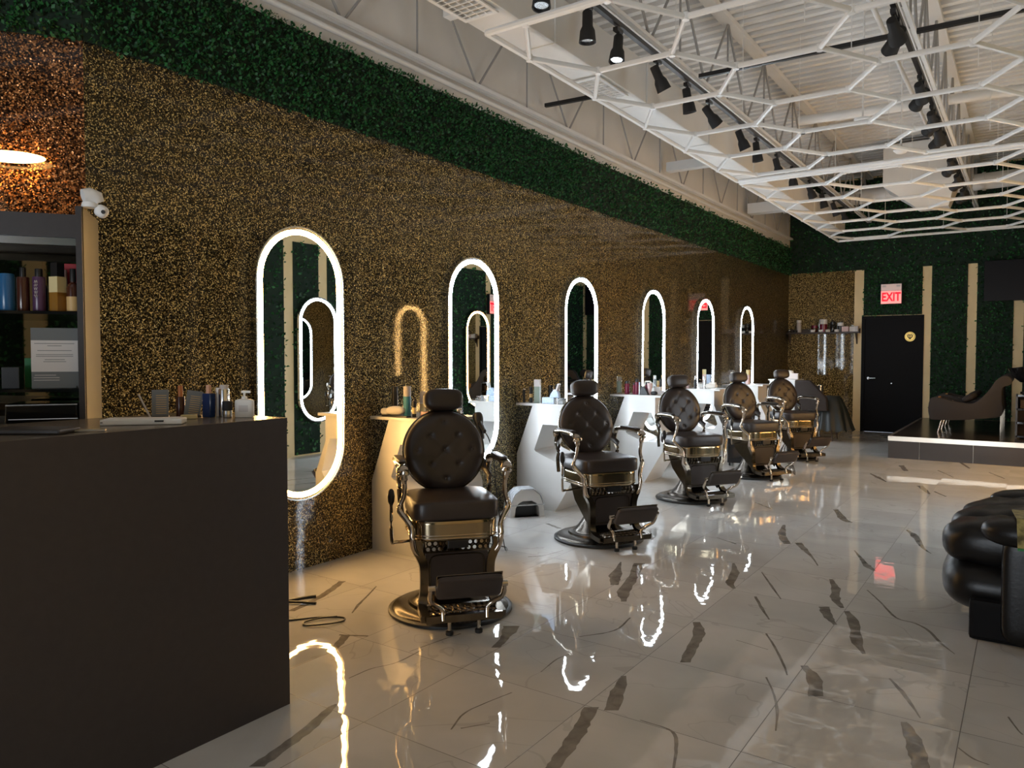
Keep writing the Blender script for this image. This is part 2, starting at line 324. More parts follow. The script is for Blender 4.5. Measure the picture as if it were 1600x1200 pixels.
# ------------------------------------------------------------------ room shell
WX, RX, FY, BY, CZ = -3.92, 0.62, 15.2, -3.2, 4.66      # left wall, right wall, far wall, storefront, deck height
CORNER = (WX, 1.93); AD = (0.5934, 0.8049)              # alcove wall direction
AEND = (WX-AD[0]*3.5, 1.93-AD[1]*3.5)
HZ0, HZ1 = 2.965, 3.49                                   # hedge band
f = MB(); f.b2((-6.2, BY-0.2, -0.1), (0.8, FY+0.2, 0.0))
VEINS = [[(-1.415,2.618,0.066),(-1.383,2.493,0.059),(-1.348,2.359,0.061),(-1.328,2.238,0.058),(-1.31,2.141,0.052)],[(-1.441,2.958,0.022),(-1.393,2.807,0.064),(-1.339,2.637,0.056)],[(-1.424,3.78,0.034),(-1.353,3.629,0.065),(-1.318,3.449,0.056),(-1.276,3.247,0.047)],[(-1.63,5.008,0.017),(-1.55,4.789,0.058),(-1.506,4.568,0.055),(-1.445,4.455,0.023)],[(-1.009,4.992,0.024),(-0.941,4.802,0.054),(-0.905,4.608,0.059),(-0.837,4.453,0.021)],[(-0.806,4.411,0.028),(-0.733,4.221,0.06),(-0.683,3.986,0.057),(-0.619,3.816,0.015)],[(-0.927,4.417,0.057),(-0.877,4.275,0.052),(-0.814,4.154,0.02)],[(-0.819,3.518,0.029),(-0.749,3.402,0.061),(-0.701,3.226,0.068)],[(-0.374,3.187,0.024),(-0.336,3.084,0.061),(-0.3,2.946,0.067),(-0.278,2.852,0.056)],[(-1.022,5.834,0.009),(-0.945,5.636,0.022),(-0.875,5.452,0.051),(-0.812,5.35,0.017)],[(-0.781,4.882,0.008),(-0.683,4.692,0.011),(-0.569,4.451,0.014),(-0.473,4.411,0.013),(-0.406,4.334,0.016),(-0.335,4.175,0.016),(-0.268,4.058,0.006)],[(-0.479,3.588,0.011),(-0.414,3.467,0.021),(-0.366,3.36,0.013),(-0.325,3.258,0.006)],[(-0.924,3.297,0.008),(-0.857,3.162,0.008),(-0.799,3.008,0.015),(-0.758,2.839,0.006)],[(-1.296,4.381,0.015),(-1.206,4.199,0.018),(-1.119,4.037,0.007)],[(-1.074,3.821,0.01),(-0.985,3.659,0.012),(-0.893,3.468,0.012),(-0.854,3.37,0.006)],[(-1.411,4.902,0.008),(-1.279,4.646,0.016),(-1.161,4.418,0.007)],[(-1.212,2.629,0.007),(-1.075,2.615,0.014),(-1.015,2.506,0.014),(-0.971,2.375,0.009)],[(-1.662,6.393,0.021),(-1.584,6.039,0.07),(-1.47,5.75,0.057)],[(-1.413,5.836,0.048),(-1.327,5.667,0.046),(-1.219,5.447,0.013),(-1.146,5.266,0.009)],[(-1.442,7.305,0.047),(-1.331,6.983,0.067),(-1.254,6.821,0.054),(-1.213,6.819,0.016)],[(-0.798,6.765,0.015),(-0.715,6.56,0.06),(-0.624,6.195,0.023),(-0.557,6.047,0.009)],[(-1.551,9.774,0.023),(-1.428,9.514,0.059),(-1.3,9.227,0.014)],[(-0.965,9.157,0.069),(-0.873,8.845,0.053),(-0.825,8.658,0.019)],[(-0.798,8.852,0.02),(-0.673,8.594,0.019)],[(-1.347,10.744,0.066),(-1.227,10.24,0.062)],[(-0.918,10.514,0.023),(-0.711,10.008,0.015)],[(-0.749,11.509,0.042),(-0.606,10.92,0.032)],[(-0.395,10.689,0.015),(-0.223,10.234,0.022)],[(-2.644,10.352,0.051),(-2.423,9.67,0.064),(-2.266,9.165,0.015)],[(-2.271,4.605,0.009),(-2.151,4.289,0.081),(-2.072,4.115,0.047)],[(-2.15,4.65,0.078),(-2.057,4.354,0.065),(-1.963,4.024,0.076),(-1.885,3.865,0.029)],[(-2.149,1.583,0.052),(-2.173,1.709,0.05),(-2.207,1.853,0.053),(-2.264,2.014,0.036),(-2.276,2.058,0.008)],[(-3.317,2.683,0.042),(-3.36,2.877,0.044),(-3.411,3.027,0.046),(-3.501,3.227,0.04)],[(-3.253,3.271,0.008),(-3.17,3.12,0.011),(-3.091,2.967,0.018),(-3.019,2.85,0.007)],[(-2.801,2.6,0.045),(-2.738,2.491,0.043),(-2.703,2.419,0.024)],[(-2.834,2.588,0.013),(-2.703,2.658,0.016)],[(-2.414,2.257,0.006),(-2.406,2.384,0.011),(-2.36,2.501,0.009),(-2.364,2.681,0.009)],[(-2.398,2.629,0.006),(-2.367,2.827,0.009),(-2.342,2.948,0.01)],[(-2.191,3.183,0.1),(-2.131,3.04,0.051),(-2.089,2.899,0.043)],[(-1.673,2.281,0.006),(-1.739,2.187,0.007)],[(-1.763,2.159,0.006),(-1.802,2.286,0.01),(-1.785,2.41,0.008),(-1.752,2.546,0.008)],[(-1.762,2.786,0.006),(-1.777,2.947,0.009),(-1.758,3.032,0.006)],[(-1.829,3.249,0.006),(-1.724,3.427,0.013),(-1.74,3.645,0.01)],[(-1.97,5.646,0.01),(-1.784,5.534,0.014)],[(-2.147,7.221,0.018),(-1.936,7.0,0.012)],[(-0.046,3.463,0.007),(-0.014,3.363,0.007),(0.002,3.328,0.006)],[(-1.171,3.65,0.006),(-1.006,3.616,0.006)],[(-0.187,3.086,0.006),(-0.139,3.031,0.009),(-0.091,3.014,0.007)],[(-2.749,4.645,0.009),(-2.789,4.448,0.013),(-2.863,4.356,0.013)],[(-3.305,5.321,0.032),(-3.121,5.221,0.042)]]
def vein_poly(pl):
    P = smoothpath([(x, y, 0) for x, y, _ in pl], 5); n = len(P); Ws = []
    for i in range(n):
        t = i/(n-1)*(len(pl)-1); a = min(int(t), len(pl)-2); q = t-a
        Ws.append(pl[a][2]*(1-q)+pl[a+1][2]*q)
    vs = []
    for i in range(n):
        t = (P[min(i+1, n-1)]-P[max(i-1, 0)]); t.normalize(); s = Vector((t.y, -t.x, 0)); s = Vector((0.824, 0.567, 0)) if abs(s.dot(Vector((0.824, 0.567, 0)))) > 0.45 else s
        j = 1+random.uniform(-0.18, 0.18); k = 1+random.uniform(-0.18, 0.18)
        vs += [P[i]-s*Ws[i]*0.5*j, P[i]+s*Ws[i]*0.5*k]
    return vs, [(2*i, 2*i+1, 2*i+3, 2*i+2) for i in range(n-1)]
for pl in VEINS:
    vs, fs = vein_poly(pl); z = 0.0002+random.random()*0.0001
    f.add([(p.x, p.y, z) for p in vs], fs, 1)
struct('floor', f, [M['floor'], M['vein']])

b = MB(); b.b2((WX-0.12, 1.93, 0), (WX, FY, HZ0+0.02))
struct('wall_left', b, M['glitter'])
b = MB(); b.b2((WX-0.12, 1.93, HZ0+0.02), (WX, FY, CZ+0.1))
struct('wall_left_upper', b, M['white_wall'])
def alcove(z0, z1):
    n = (AD[1], -AD[0]); p = [CORNER, AEND, (AEND[0]-n[0]*0.1, AEND[1]-n[1]*0.1), (WX-0.12, 1.93+0.0)]
    return MB().prism(p, 'z', z0, z1)
struct('wall_alcove', alcove(0, HZ0+0.02), M['glitter_copper'])
struct('wall_alcove_upper', alcove(HZ0+0.02, CZ+0.1), M['white_wall'])
b = MB(); b.b2((-6.15, BY, 0), (-6.0, AEND[1]+0.1, CZ+0.1)); struct('wall_alcove_end', b, M['white_wall'])
# far wall: gold panel left, cream behind the hedge gaps
b = MB(); b.b2((WX, FY, 0), (-2.735, FY+0.12, HZ0+0.02)); struct('wall_far_gold', b, M['glitter'])
b = MB(); b.b2((-2.735, FY, 0), (-2.56, FY+0.12, CZ+0.1)); b.b2((-2.56, FY, 2.11), (-1.62, FY+0.12, CZ+0.1)); b.b2((-1.62, FY, 0), (RX, FY+0.12, CZ+0.1)); b.b2((WX-0.12, FY, HZ0+0.02), (-2.735, FY+0.12, CZ+0.1))
struct('wall_far', b, M['cream'])
b = MB(); b.b2((RX, BY, 0), (RX+0.12, FY+0.12, CZ+0.1)); struct('wall_right', b, M['cream'])
# storefront wall behind the camera: sill, header, infill added to cut the daylight
b = MB(); b.b2((-6.15, BY-0.12, 0), (RX+0.12, BY, 0.25)); b.b2((-6.15, BY-0.12, 3.2), (RX+0.12, BY, CZ+0.1))
b.b2((-6.15, BY-0.12, 0.25), (-2.45, BY, 3.2)); b.b2((-0.18, BY-0.12, 0.25), (RX+0.12, BY, 3.2))
struct('wall_storefront', b, M['cream'])
# corrugated roof deck, ribs running across the room
d = MB(); y = BY-0.2; prof = []
while y < FY+0.2:
    prof += [(y, CZ), (y+0.07, CZ), (y+0.08, CZ+0.09), (y+0.155, CZ+0.09)]; y += 0.165
prof = prof + [(y, CZ+0.14), (BY-0.2, CZ+0.14)]
n = len(prof); vs = [(-6.3, p[0], p[1]) for p in prof]+[(0.8, p[0], p[1]) for p in prof]
fs = [(i, (i+1) % n, (i+1) % n+n, i+n) for i in range(n)]
d.add(vs, fs); struct('ceiling', d, M['deck'])

# door in the far wall
dr = MB(); dr.b2((-2.545, FY+0.0, 0.005), (-1.635, FY+0.06, 2.08)); door = struct('door_1', dr, M['door_black'])
fr = MB(); fr.b2((-2.60, FY-0.02, 0), (-2.545, FY+0.08, 2.13)); fr.b2((-1.635, FY-0.02, 0), (-1.585, FY+0.08, 2.13)); fr.b2((-2.545, FY-0.02, 2.08), (-1.635, FY+0.08, 2.13))
fr.build('door_frame', M['door_black'], door)
hd = MB(); hd.cyl((-2.47, FY-0.05, 0.99), (-2.35, FY-0.05, 0.99), 0.011); hd.cyl((-2.47, FY, 0.99), (-2.47, FY-0.055, 0.99), 0.022, 16); hd.build('door_handle', M['silver'], door, smooth=True)
pk = MB(); pk.cyl((-2.09, FY, 0.90), (-2.09, FY-0.012, 0.90), 0.012, 12); pk.build('peephole', M['silver'], door)
bd = thing('door_emblem', 'round gold emblem fixed high on the black door', 'sign', (-1.802, FY-0.004, 1.744))
b = MB(); b.cyl((0, 0, 0), (0, -0.008, 0), 0.085, 40); b.build('disc', M['gold'], bd)
b = MB(); b.tube([(0.07*math.cos(a*PI/18), -0.009, 0.07*math.sin(a*PI/18)) for a in range(36)], 0.003, 6, True); 
b.prism([(-0.045, 0.035), (-0.012, 0.045), (0, 0.03), (0.012, 0.045), (0.045, 0.035), (0.04, -0.01), (0.018, -0.03), (0.012, -0.055), (0, -0.04), (-0.012, -0.055), (-0.018, -0.03), (-0.04, -0.01)], 'y', -0.011, -0.007)
b.build('crest', M['ink'], bd)
b = MB()
for sx in (-1, 1): b.prism([(sx*0.006, 0.02), (sx*0.03, 0.028), (sx*0.026, 0.0), (sx*0.008, -0.02)], 'y', -0.013, -0.0105)
b.build('crest_detail', M['gold'], bd)

# ------------------------------------------------------------------ artificial boxwood
def hedge(name, label, org, ud, vd, nd, W_, H_, dens, size, holes=(), depth=0.045, backing=True, cat='hedge'):
    org, ud, vd, nd = map(lambda q: np.array(q, float), (org, ud, vd, nd))
    n = int(W_*H_*dens); u = rng.uniform(0, W_, n); v = rng.uniform(-0.012, H_+0.018, n)
    keep = np.ones(n, bool)
    for (a, b_, c, d_) in holes: keep &= ~((u > a) & (u < b_) & (v > c) & (v < d_))
    u, v = u[keep], v[keep]; n = len(u)
    # clumps make the mat uneven
    cl = 0.5+0.5*np.sin(u*21+np.sin(v*17)*1.3)*np.sin(v*23+np.cos(u*13))
    h = depth*(0.25+0.55*cl*rng.uniform(0.5, 1, n)+0.2*rng.uniform(0, 1, n))
    base = org+u[:, None]*ud+v[:, None]*vd+h[:, None]*nd
    d = rng.normal(0, 1, (n, 3)); d += 0.9*nd+0.35*vd; d /= np.linalg.norm(d, axis=1)[:, None]
    s = np.cross(d, rng.normal(0, 1, (n, 3))); s /= np.linalg.norm(s, axis=1)[:, None]
    L_ = size*rng.uniform(0.7, 1.25, n)[:, None]; w_ = L_*0.33; up = np.cross(d, s)*L_*0.10
    P = np.stack([base, base+d*L_*0.5+s*w_+up, base+d*L_, base+d*L_*0.5-s*w_+up], 1)
    # keep leaves in front of the board
    dist = (P-org)@nd; P += np.maximum(0.003-dist, 0)[..., None]*nd
    me = bpy.data.meshes.new(name); V_ = P.reshape(-1, 3); me.vertices.add(len(V_)); me.vertices.foreach_set('co', V_.ravel())
    idx = np.arange(n)*4; tri = np.stack([idx, idx+1, idx+2, idx, idx+2, idx+3], 1).ravel()
    me.loops.add(len(tri)); me.loops.foreach_set('vertex_index', tri); me.polygons.add(2*n)
    me.polygons.foreach_set('loop_start', np.arange(2*n)*3); me.polygons.foreach_set('loop_total', np.full(2*n, 3)); me.update(calc_edges=True)
    me.materials.append(M['leaf'])
    o = bpy.data.objects.new(name, me); COL.objects.link(o); tag(o, label, cat, kind='stuff')
    if backing:
        b = MB(); q = [org, org+ud*W_, org+ud*W_+vd*H_, org+vd*H_]
        if not holes:
            b.add([tuple(p+nd*0.001) for p in q]+[tuple(p+nd*0.008) for p in q], [(0,1,2,3), (4,5,6,7), (0,1,5,4), (1,2,6,5), (2,3,7,6), (3,0,4,7)])
        b.build('backing_mat', M['green_dark'], o)
    return o
hedge('boxwood_band', 'near stretch of green artificial boxwood band along the top of the left gold wall', (WX, 1.93, HZ0), (0, 1, 0), (0, 0, 1), (1, 0, 0), 5.0, HZ1-HZ0, 5200, 0.026)
hedge('boxwood_band', 'far stretch of green artificial boxwood band along the top of the left gold wall', (WX, 6.93, HZ0), (0, 1, 0), (0, 0, 1), (1, 0, 0), FY-6.93, HZ1-HZ0, 1500, 0.034)
hedge('boxwood_band', 'dark green artificial boxwood above the copper glitter wall at far left', (*AEND, HZ0), (*AD, 0), (0, 0, 1), (AD[1], -AD[0], 0), 3.5, HZ1-HZ0, 4500, 0.026)
FN = (0, -1, 0)
hedge('boxwood_wall', 'dark boxwood covering the top of the far wall up to the roof deck', (WX+0.01, FY, HZ0+0.02), (1, 0, 0), (0, 0, 1), FN, RX-WX-0.02, CZ-HZ0-0.04, 620, 0.05)
hedge('boxwood_wall', 'green boxwood around the exit sign above the black door', (-2.575, FY, 2.14), (1, 0, 0), (0, 0, 1), FN, 0.955, 0.85, 1500, 0.04)
hedge('boxwood_wall', 'green boxwood panel between the first and second cream strips right of the door', (-1.475, FY, 0.30), (1, 0, 0), (0, 0, 1), FN, 0.545, 2.69, 1100, 0.04)
hedge('boxwood_wall', 'green boxwood panel behind the shampoo chairs and under the television', (-0.79, FY, 0.30), (1, 0, 0), (0, 0, 1), FN, 0.525, 2.69, 1100, 0.04)
hedge('boxwood_wall', 'green boxwood panel at the right edge of the far wall', (-0.12, FY, 0.30), (1, 0, 0), (0, 0, 1), FN, RX+0.11, 2.69, 500, 0.05)
# right wall (seen in the mirrors): boxwood in panels with cream gaps
ys = [3.0, 4.2, 5.4, 6.12, 6.79, 7.40, 8.1, 8.75, 9.9, 11.4, 12.8, 15.1]
for i in range(len(ys)-1):
    a, b_ = ys[i]+0.09, ys[i+1]-0.07
    hedge('boxwood_panel', 'green boxwood panel on the right-hand wall, seen only in the mirrors', (RX, a, 0.02), (0, 1, 0), (0, 0, 1), (-1, 0, 0), b_-a, 2.95, 420, 0.05)['group'] = 'boxwood panels of the right-hand wall'

hedge('boxwood_wall', 'boxwood on the storefront wall behind the camera, seen only in the cabinet mirror', (0.36, BY, 0.02), (-1, 0, 0), (0, 0, 1), (0, 1, 0), 0.5, 4.5, 420, 0.05)
hedge('boxwood_wall', 'boxwood on the right wall beside the storefront, seen only in the cabinet mirror', (RX, -3.14, 0.02), (0, 1, 0), (0, 0, 1), (-1, 0, 0), 2.2, 4.5, 420, 0.05)
# ------------------------------------------------------------------ LED mirrors
def stadium(w_, h_, n=20):
    r = w_/2; c = h_/2-r
    return [(r*math.cos(PI*k/n), c+r*math.sin(PI*k/n)) for k in range(n+1)]+[(r*math.cos(PI+PI*k/n), -c+r*math.sin(PI+PI*k/n)) for k in range(n+1)]
def led_mirror(y, x, sgn, warm, label, wd=0.70, zc=1.345, ht=1.77):
    t = thing('led_mirror', label, 'mirror', (x, y, zc), 0 if sgn > 0 else PI, 'lit oblong mirrors')
    o = stadium(wd, ht); led = M['led_warm'] if warm else M['led_white']
    MB().frame(o, stadium(wd-0.02, ht-0.02), 'x', 0.002, 0.040).build('rim', M['silver'], t, smooth=True)
    MB().prism(stadium(wd-0.02, ht-0.02), 'x', 0.002, 0.026).build('back_board', M['black'], t)
    MB().frame(stadium(wd-0.042, ht-0.042), stadium(wd-0.108, ht-0.108), 'x', 0.0262, 0.036).build('light_strip', led, t, smooth=True)
    MB().prism(stadium(wd-0.108, ht-0.108), 'x', 0.0262, 0.031).build('glass', M['mirror'], t)
    return t
MY = [3.255, 5.085, 6.93, 8.76, 10.58, 12.5]
which = ['nearest, partly behind the front desk, warm yellow', 'second, behind the nearest barber chair, cool white', 'third, beside the second console, cool white', 'fourth, cool white', 'fifth, cool white', 'last and farthest, cool white']
for i, yy in enumerate(MY):
    led_mirror(yy, WX, 1, i == 0, 'tall pill-shaped LED mirror on the gold wall, '+which[i], wd=0.71)
for yy, wm, nm in ((7.25, False, 'white-lit, reflected in the nearest mirror'), (9.25, True, 'warm-lit, nearer of the two'), (10.98, True, 'warm-lit, farther of the two')):
    led_mirror(yy, RX-0.056, -1, wm, 'pill-shaped LED mirror on the right-hand wall, '+nm, wd=0.70)

# ------------------------------------------------------------------ ceiling: duct, joists, tracks, pipes
t = thing('air_duct', 'long white rectangular air duct running beside the honeycomb frame', 'duct', (-2.9, 5, 3.55))
MB().b2((-0.15, -8.0, 0), (0.155, 9.3, 0.34)).build('duct_body', M['duct'], t, bevel=0.006)
for yy in np.arange(-6.5, 9.2, 1.5): MB().b2((-0.16, yy, -0.008), (0.165, yy+0.025, 0.348)).build('duct_flange', M['duct'], t)
def grille(y, label):
    g = thing('air_grille', label, 'vent', (-2.9, y, 3.538))
    MB().frame([(-0.13, -0.26), (0.13, -0.26), (0.13, 0.26), (-0.13, 0.26)], [(-0.105, -0.235), (0.105, -0.235), (0.105, 0.235), (-0.105, 0.235)], 'z', -0.010, 0.0).build('grille_frame', M['white_metal'], g)
    s = MB()
    for k in range(9): s.box((0, -0.2+k*0.05, -0.004), (0.21, 0.028, 0.004), rx(0.5))
    for k in range(3): s.box((-0.06+k*0.06, 0, -0.007), (0.006, 0.46, 0.004))
    s.build('slats', M['white_metal'], g); return g
grille(3.62, 'white supply air grille under the duct at the top edge of the view')
grille(5.45, 'white supply air grille under the duct above the second mirror')
def joist(x, y0, y1, z0, z1, label, pitch=1.2, r=0.012):
    j = thing('steel_joist', label, 'joist', (x, 0, z0))
    MB().b2((-0.035, y0, -0.015), (-0.006, y1, 0.015)).b2((0.006, y0, -0.015), (0.035, y1, 0.015)).build('bottom_chord', M['white_metal'], j)
    MB().b2((-0.055, y0, z1-z0-0.06), (0.055, y1, z1-z0-0.005)).build('top_chord', M['white_metal'], j)
    wb = MB(); y = y0+0.1; h = z1-z0-0.05; up = True
    while y+pitch/2 < y1:
        wb.cyl((0, y, 0), (0, y+pitch/2, h), r, 6); wb.cyl((0, y+pitch/2, h), (0, y+pitch, 0), r, 6); wb.cyl((0, y+pitch/2, h), (0, y+pitch/2, 0), r*0.8, 6); y += pitch
    wb.build('web_rods', M['grey_steel'], j); return j
joist(-2.486, -3, 15.1, 3.84, CZ, 'open-web steel roof joist above the left lighting track')
joist(-0.818, -3, 15.1, 3.90, CZ, 'open-web steel roof joist above the right lighting track', 0.9)
wj = joist(WX+0.06, 2.0, 15.1, 3.64, CZ, 'open-web steel joist against the left wall above the boxwood', 1.5, 0.010)
b = MB(); b.cyl((WX+0.03, 2.1, 3.575), (WX+0.03, 13.5, 3.575), 0.020, 10)
tag(b.build('conduit_pipe', M['white_metal'], smooth=True), 'thin white conduit along the left wall just under the joist', 'pipe')
def pipe(a, b_, r, label, n=16, m='white_metal'):
    q = MB(); q.cyl(a, b_, r, n)
    A, B_ = Vector(a), Vector(b_)
    for k in np.arange(0.15, 1.0, 0.28): 
        p = A.lerp(B_, k); dd = (B_-A).normalized()*0.02; q.cyl(p-dd, p+dd, r*1.12, n)
    return tag(q.build('ceiling_pipe', M[m], smooth=True), label, 'pipe')
pipe((-2.35, 9.45, 4.2), (RX-0.01, 9.75, 4.2), 0.055, 'white pipe crossing under the roof deck above the front honeycomb panel')
pipe((-3.82, 14.4, 4.15), (RX-0.01, 14.0, 4.15), 0.13, 'thick white pipe crossing near the far wall')
pipe((-1.15, -3.0, 4.30), (-1.15, 15.1, 4.30), 0.022, 'thin white pipe running lengthwise under the deck between the joists', 10)
b = MB(); b.b2((-3.84, 9.0, 3.72), (-3.06, 9.12, 3.83)); tag(b.build('cross_beam', M['white_metal']), 'short white beam from the left wall to the duct at mid room', 'beam')
b = MB(); b.b2((-3.40, 4.1, 3.74), (-3.06, 4.18, 3.81)); tag(b.build('cross_beam', M['white_metal']), 'short white beam from the left wall to the duct near the front', 'beam')
b = MB(); b.b2((-3.84, 12.3, 3.70), (-3.06, 12.5, 3.86)); tag(b.build('cross_beam', M['white_metal']), 'short thick white beam from the left wall to the duct near the far end', 'beam')
# crossing duct near the far end
b = MB(); b.prism([(-1.9, 3.95), (-0.95, 3.95), (-0.95, 4.55), (-1.9, 4.55)], 'y', 12.6, 13.3)
b.add([(-1.9, 12.6, 3.95), (-0.95, 12.6, 3.95), (-0.95, 13.3, 3.95), (-1.9, 13.3, 3.95), (-1.45, 12.8, 3.6), (-1.05, 12.8, 3.6), (-1.05, 13.1, 3.6), (-1.45, 13.1, 3.6)], [(0,1,5,4), (1,2,6,5), (2,3,7,6), (3,0,4,7), (4,5,6,7)])
tag(b.build('air_duct_drop', M['duct']), 'white tapered duct drop hanging near the far end of the ceiling', 'duct')
# lighting tracks
def track(a, b_, label):
    q = MB(); A, B_ = Vector(a), Vector(b_); q.tube([A, B_], 0.018, 4, sx=1.0, sy=0.9, square=True)
    return tag(q.build('lighting_track', M['black']), label, 'lighting track')
track((-2.486, -2.9, 3.77), (-2.486, 13.6, 3.77), 'black lighting track running the length of the room on the left')
track((-0.818, -2.9, 3.77), (-0.818, 13.6, 3.77), 'black lighting track running the length of the room on the right')
track((-2.40, 6.32, 3.795), (-0.88, 6.35, 3.795), 'black track bar crossing between the two long tracks')
track((-0.75, 6.36, 3.795), (RX-0.02, 6.40, 3.795), 'black track bar crossing from the right track to the right wall')
track((-3.88, 6.20, 3.79), (-3.07, 6.26, 3.79), 'short black track bar between left wall and duct')
# spotlights
spot0 = thing('track_spotlight', 'black bell-shaped spotlight, nearest on the left track', 'spotlight', (0, 0, 0), 0, 'track spotlights')
MB().b2((-0.018, -0.045, -0.045), (0.018, 0.045, -0.018)).build('adapter', M['black'], spot0)
MB().cyl((0, 0, -0.02), (0, 0, -0.085), 0.010, 8).build('stem', M['black'], spot0)
hd = MB(); hd.lathe([(0.030, 0.07), (0.034, 0.062), (0.036, -0.03), (0.05, -0.06), (0.056, -0.12), (0.058, -0.135), (0.050, -0.135), (0.044, -0.11)], (0, 0, 0), 24, cap=True); 
hdm = hd.build('lamp_housing', M['black_matte'], spot0, smooth=True); hdm.location = (0, 0, -0.13)
MB().lathe([(0.043, -0.122), (0.02, -0.112), (0.003, -0.108)], (0, 0, 0), 20).build('lens', M['silver'], hdm, smooth=True)
T1 = [3.93, 4.5, 4.95, 5.64, 6.27, 6.80, 7.71, 8.25, 9.04, 9.73, 10.61, 11.36, 12.11, 12.81]
T2 = [5.84, 7.30, 8.21, 8.82, 10.23, 11.16, 12.15]
ordn = ['first', 'second', 'third', 'fourth', 'fifth', 'sixth', 'seventh', 'eighth', 'ninth', 'tenth', 'eleventh', 'twelfth', 'thirteenth', 'fourteenth']
tilts = [(-0.2, 0.1), (0, 0), (-0.25, 0.05), (0.45, 0.3), (0.2, 0.1), (0.6, 0.5), (0.35, 0.3), (0.1, 0.1), (0.3, 0.2), (0.15, 0.1), (0.4, 0.3), (0.2, 0.2), (0.3, 0.3), (0.2, 0.3)]
first = True
for (xs, T, side) in ((-2.486, T1, 'left'), (-0.818, T2, 'right')):
    for i, yy in enumerate(T):
        variants = [(0,)] if side == 'left' else [(-0.09,), (0.09,)]
        for vi, (dy,) in enumerate(variants):
            o = spot0 if first else copy_tree(spot0); first = False
            o.location = (xs, yy+dy, 3.755)
            hdx = [c for c in o.children if c.name.startswith('lamp_housing')][0]
            tx, ty = tilts[i]
            if side == 'right': tx, ty = (1.15, 0.2) if vi == 0 else (0.9, -0.9)
            hdx.rotation_euler = (tx, -ty, 0)
            if side == 'left': o['label'] = 'black bell-shaped spotlight, %s from the camera on the left track' % ordn[i]
            else: o['label'] = 'black spotlight of the %s pair on the right track, aimed %s' % (ordn[i], 'forward' if vi == 0 else 'sideways')

# ------------------------------------------------------------------ honeycomb frames
XC = [-2.825, -2.55, -2.0, -1.725, -1.175, -0.90, -0.35, -0.075, 0.475]
def honeycomb(y0, y1, ya, label):
    P = 0.925; t = thing('honeycomb_frame', label, 'ceiling frame', (0, 0, 3.4)); segs = []
    # columns XC[1]-XC[2] and XC[5]-XC[6] carry cross bars at phase A, XC[3]-XC[4], XC[7]-XC[8] at phase B
    def yA(k): return ya+k*P
    def yB(k): return ya-P/2+k*P
    for k in range(-1, int((y1-y0)/P)+2):
        for (i, j, ph) in ((1, 2, 0), (3, 4, 1), (5, 6, 0), (7, 8, 1)):
            y = yA(k) if ph == 0 else yB(k)
            if y0 < y < y1: segs.append(((XC[i], y), (XC[j], y)))
        for (i, j, ph) in ((0, 1, 1), (2, 3, 0), (4, 5, 1), (6, 7, 0)):
            ys_, yt = (yB(k), yA(k)) if ph == 1 else (yA(k), yB(k))
            for yo in ((yt, yt-P) if ph == 1 else (yt, yt+P)):
                if y0-0.01 < min(ys_, yo) and max(ys_, yo) < y1+0.01: segs.append(((XC[i], ys_), (XC[j], yo)))
    def barm(a, b_):
        A, B_ = Vector((*a, 0)), Vector((*b_, 0)); dd = (B_-A).normalized()*0.012
        return MB().tube([A+dd, B_-dd], 0.020, 8, sx=0.8, sy=1.0)
    segs.sort(key=lambda s: s[0][1]*1.0+abs(s[0][0])*0.1)
    for s in segs[:96]: barm(*s).build('tube', M['white_metal'], t, smooth=True)
    if len(segs) > 96:
        r = MB()
        for s in segs[96:]:
            q = barm(*s); r.add(q.v, q.f)
        r.build('far_tubes', M['white_metal'], t, smooth=True)['kind'] = 'stuff'
    jn = MB()
    for p in {(round(q[0], 3), round(q[1], 3)) for s in segs for q in s}: jn.cyl((p[0], p[1], -0.022), (p[0], p[1], 0.022), 0.022, 10)
    jn.build('connectors', M['white_metal'], t)['kind'] = 'stuff'
    for a, b_ in (((XC[0], y0), (XC[0], y1)), ((XC[0], y0), (XC[-1], y0)), ((XC[0], y1), (XC[-1], y1)), ((XC[-1], y0), (XC[-1], y1))):
        MB().tube([Vector((*a, 0)), Vector((*b_, 0))], 0.021, 8).build('border_tube', M['white_metal'], t, smooth=True)
    for x in (XC[2], XC[4], XC[6]):
        for y in (y0+1.0, (y0+y1)/2, y1-0.6): MB().cyl((x, y, 0.02), (x, y, CZ-3.4), 0.003, 5).build('hanger_wire', M['white_metal'], t)
    return t
honeycomb(3.83, 8.66, 4.775, 'white honeycomb tube frame hanging over the near half of the salon')
honeycomb(8.78, 14.15, 9.35, 'white honeycomb tube frame hanging over the far half of the salon')
for (x, y, lb) in ((-1.35, 7.75, 'white round smoke detector above the honeycomb frame, near the middle'), (-1.2, 9.1, 'small white dome device between the two honeycomb frames')):
    q = MB(); q.lathe([(0.075, 0.0), (0.075, -0.02), (0.05, -0.045), (0.015, -0.055)], (x, y, 3.62), 24); q.cyl((x, y, 3.62), (x, y, CZ), 0.008, 6)
    tag(q.build('smoke_detector', M['white'], smooth=True), lb, 'smoke detector')

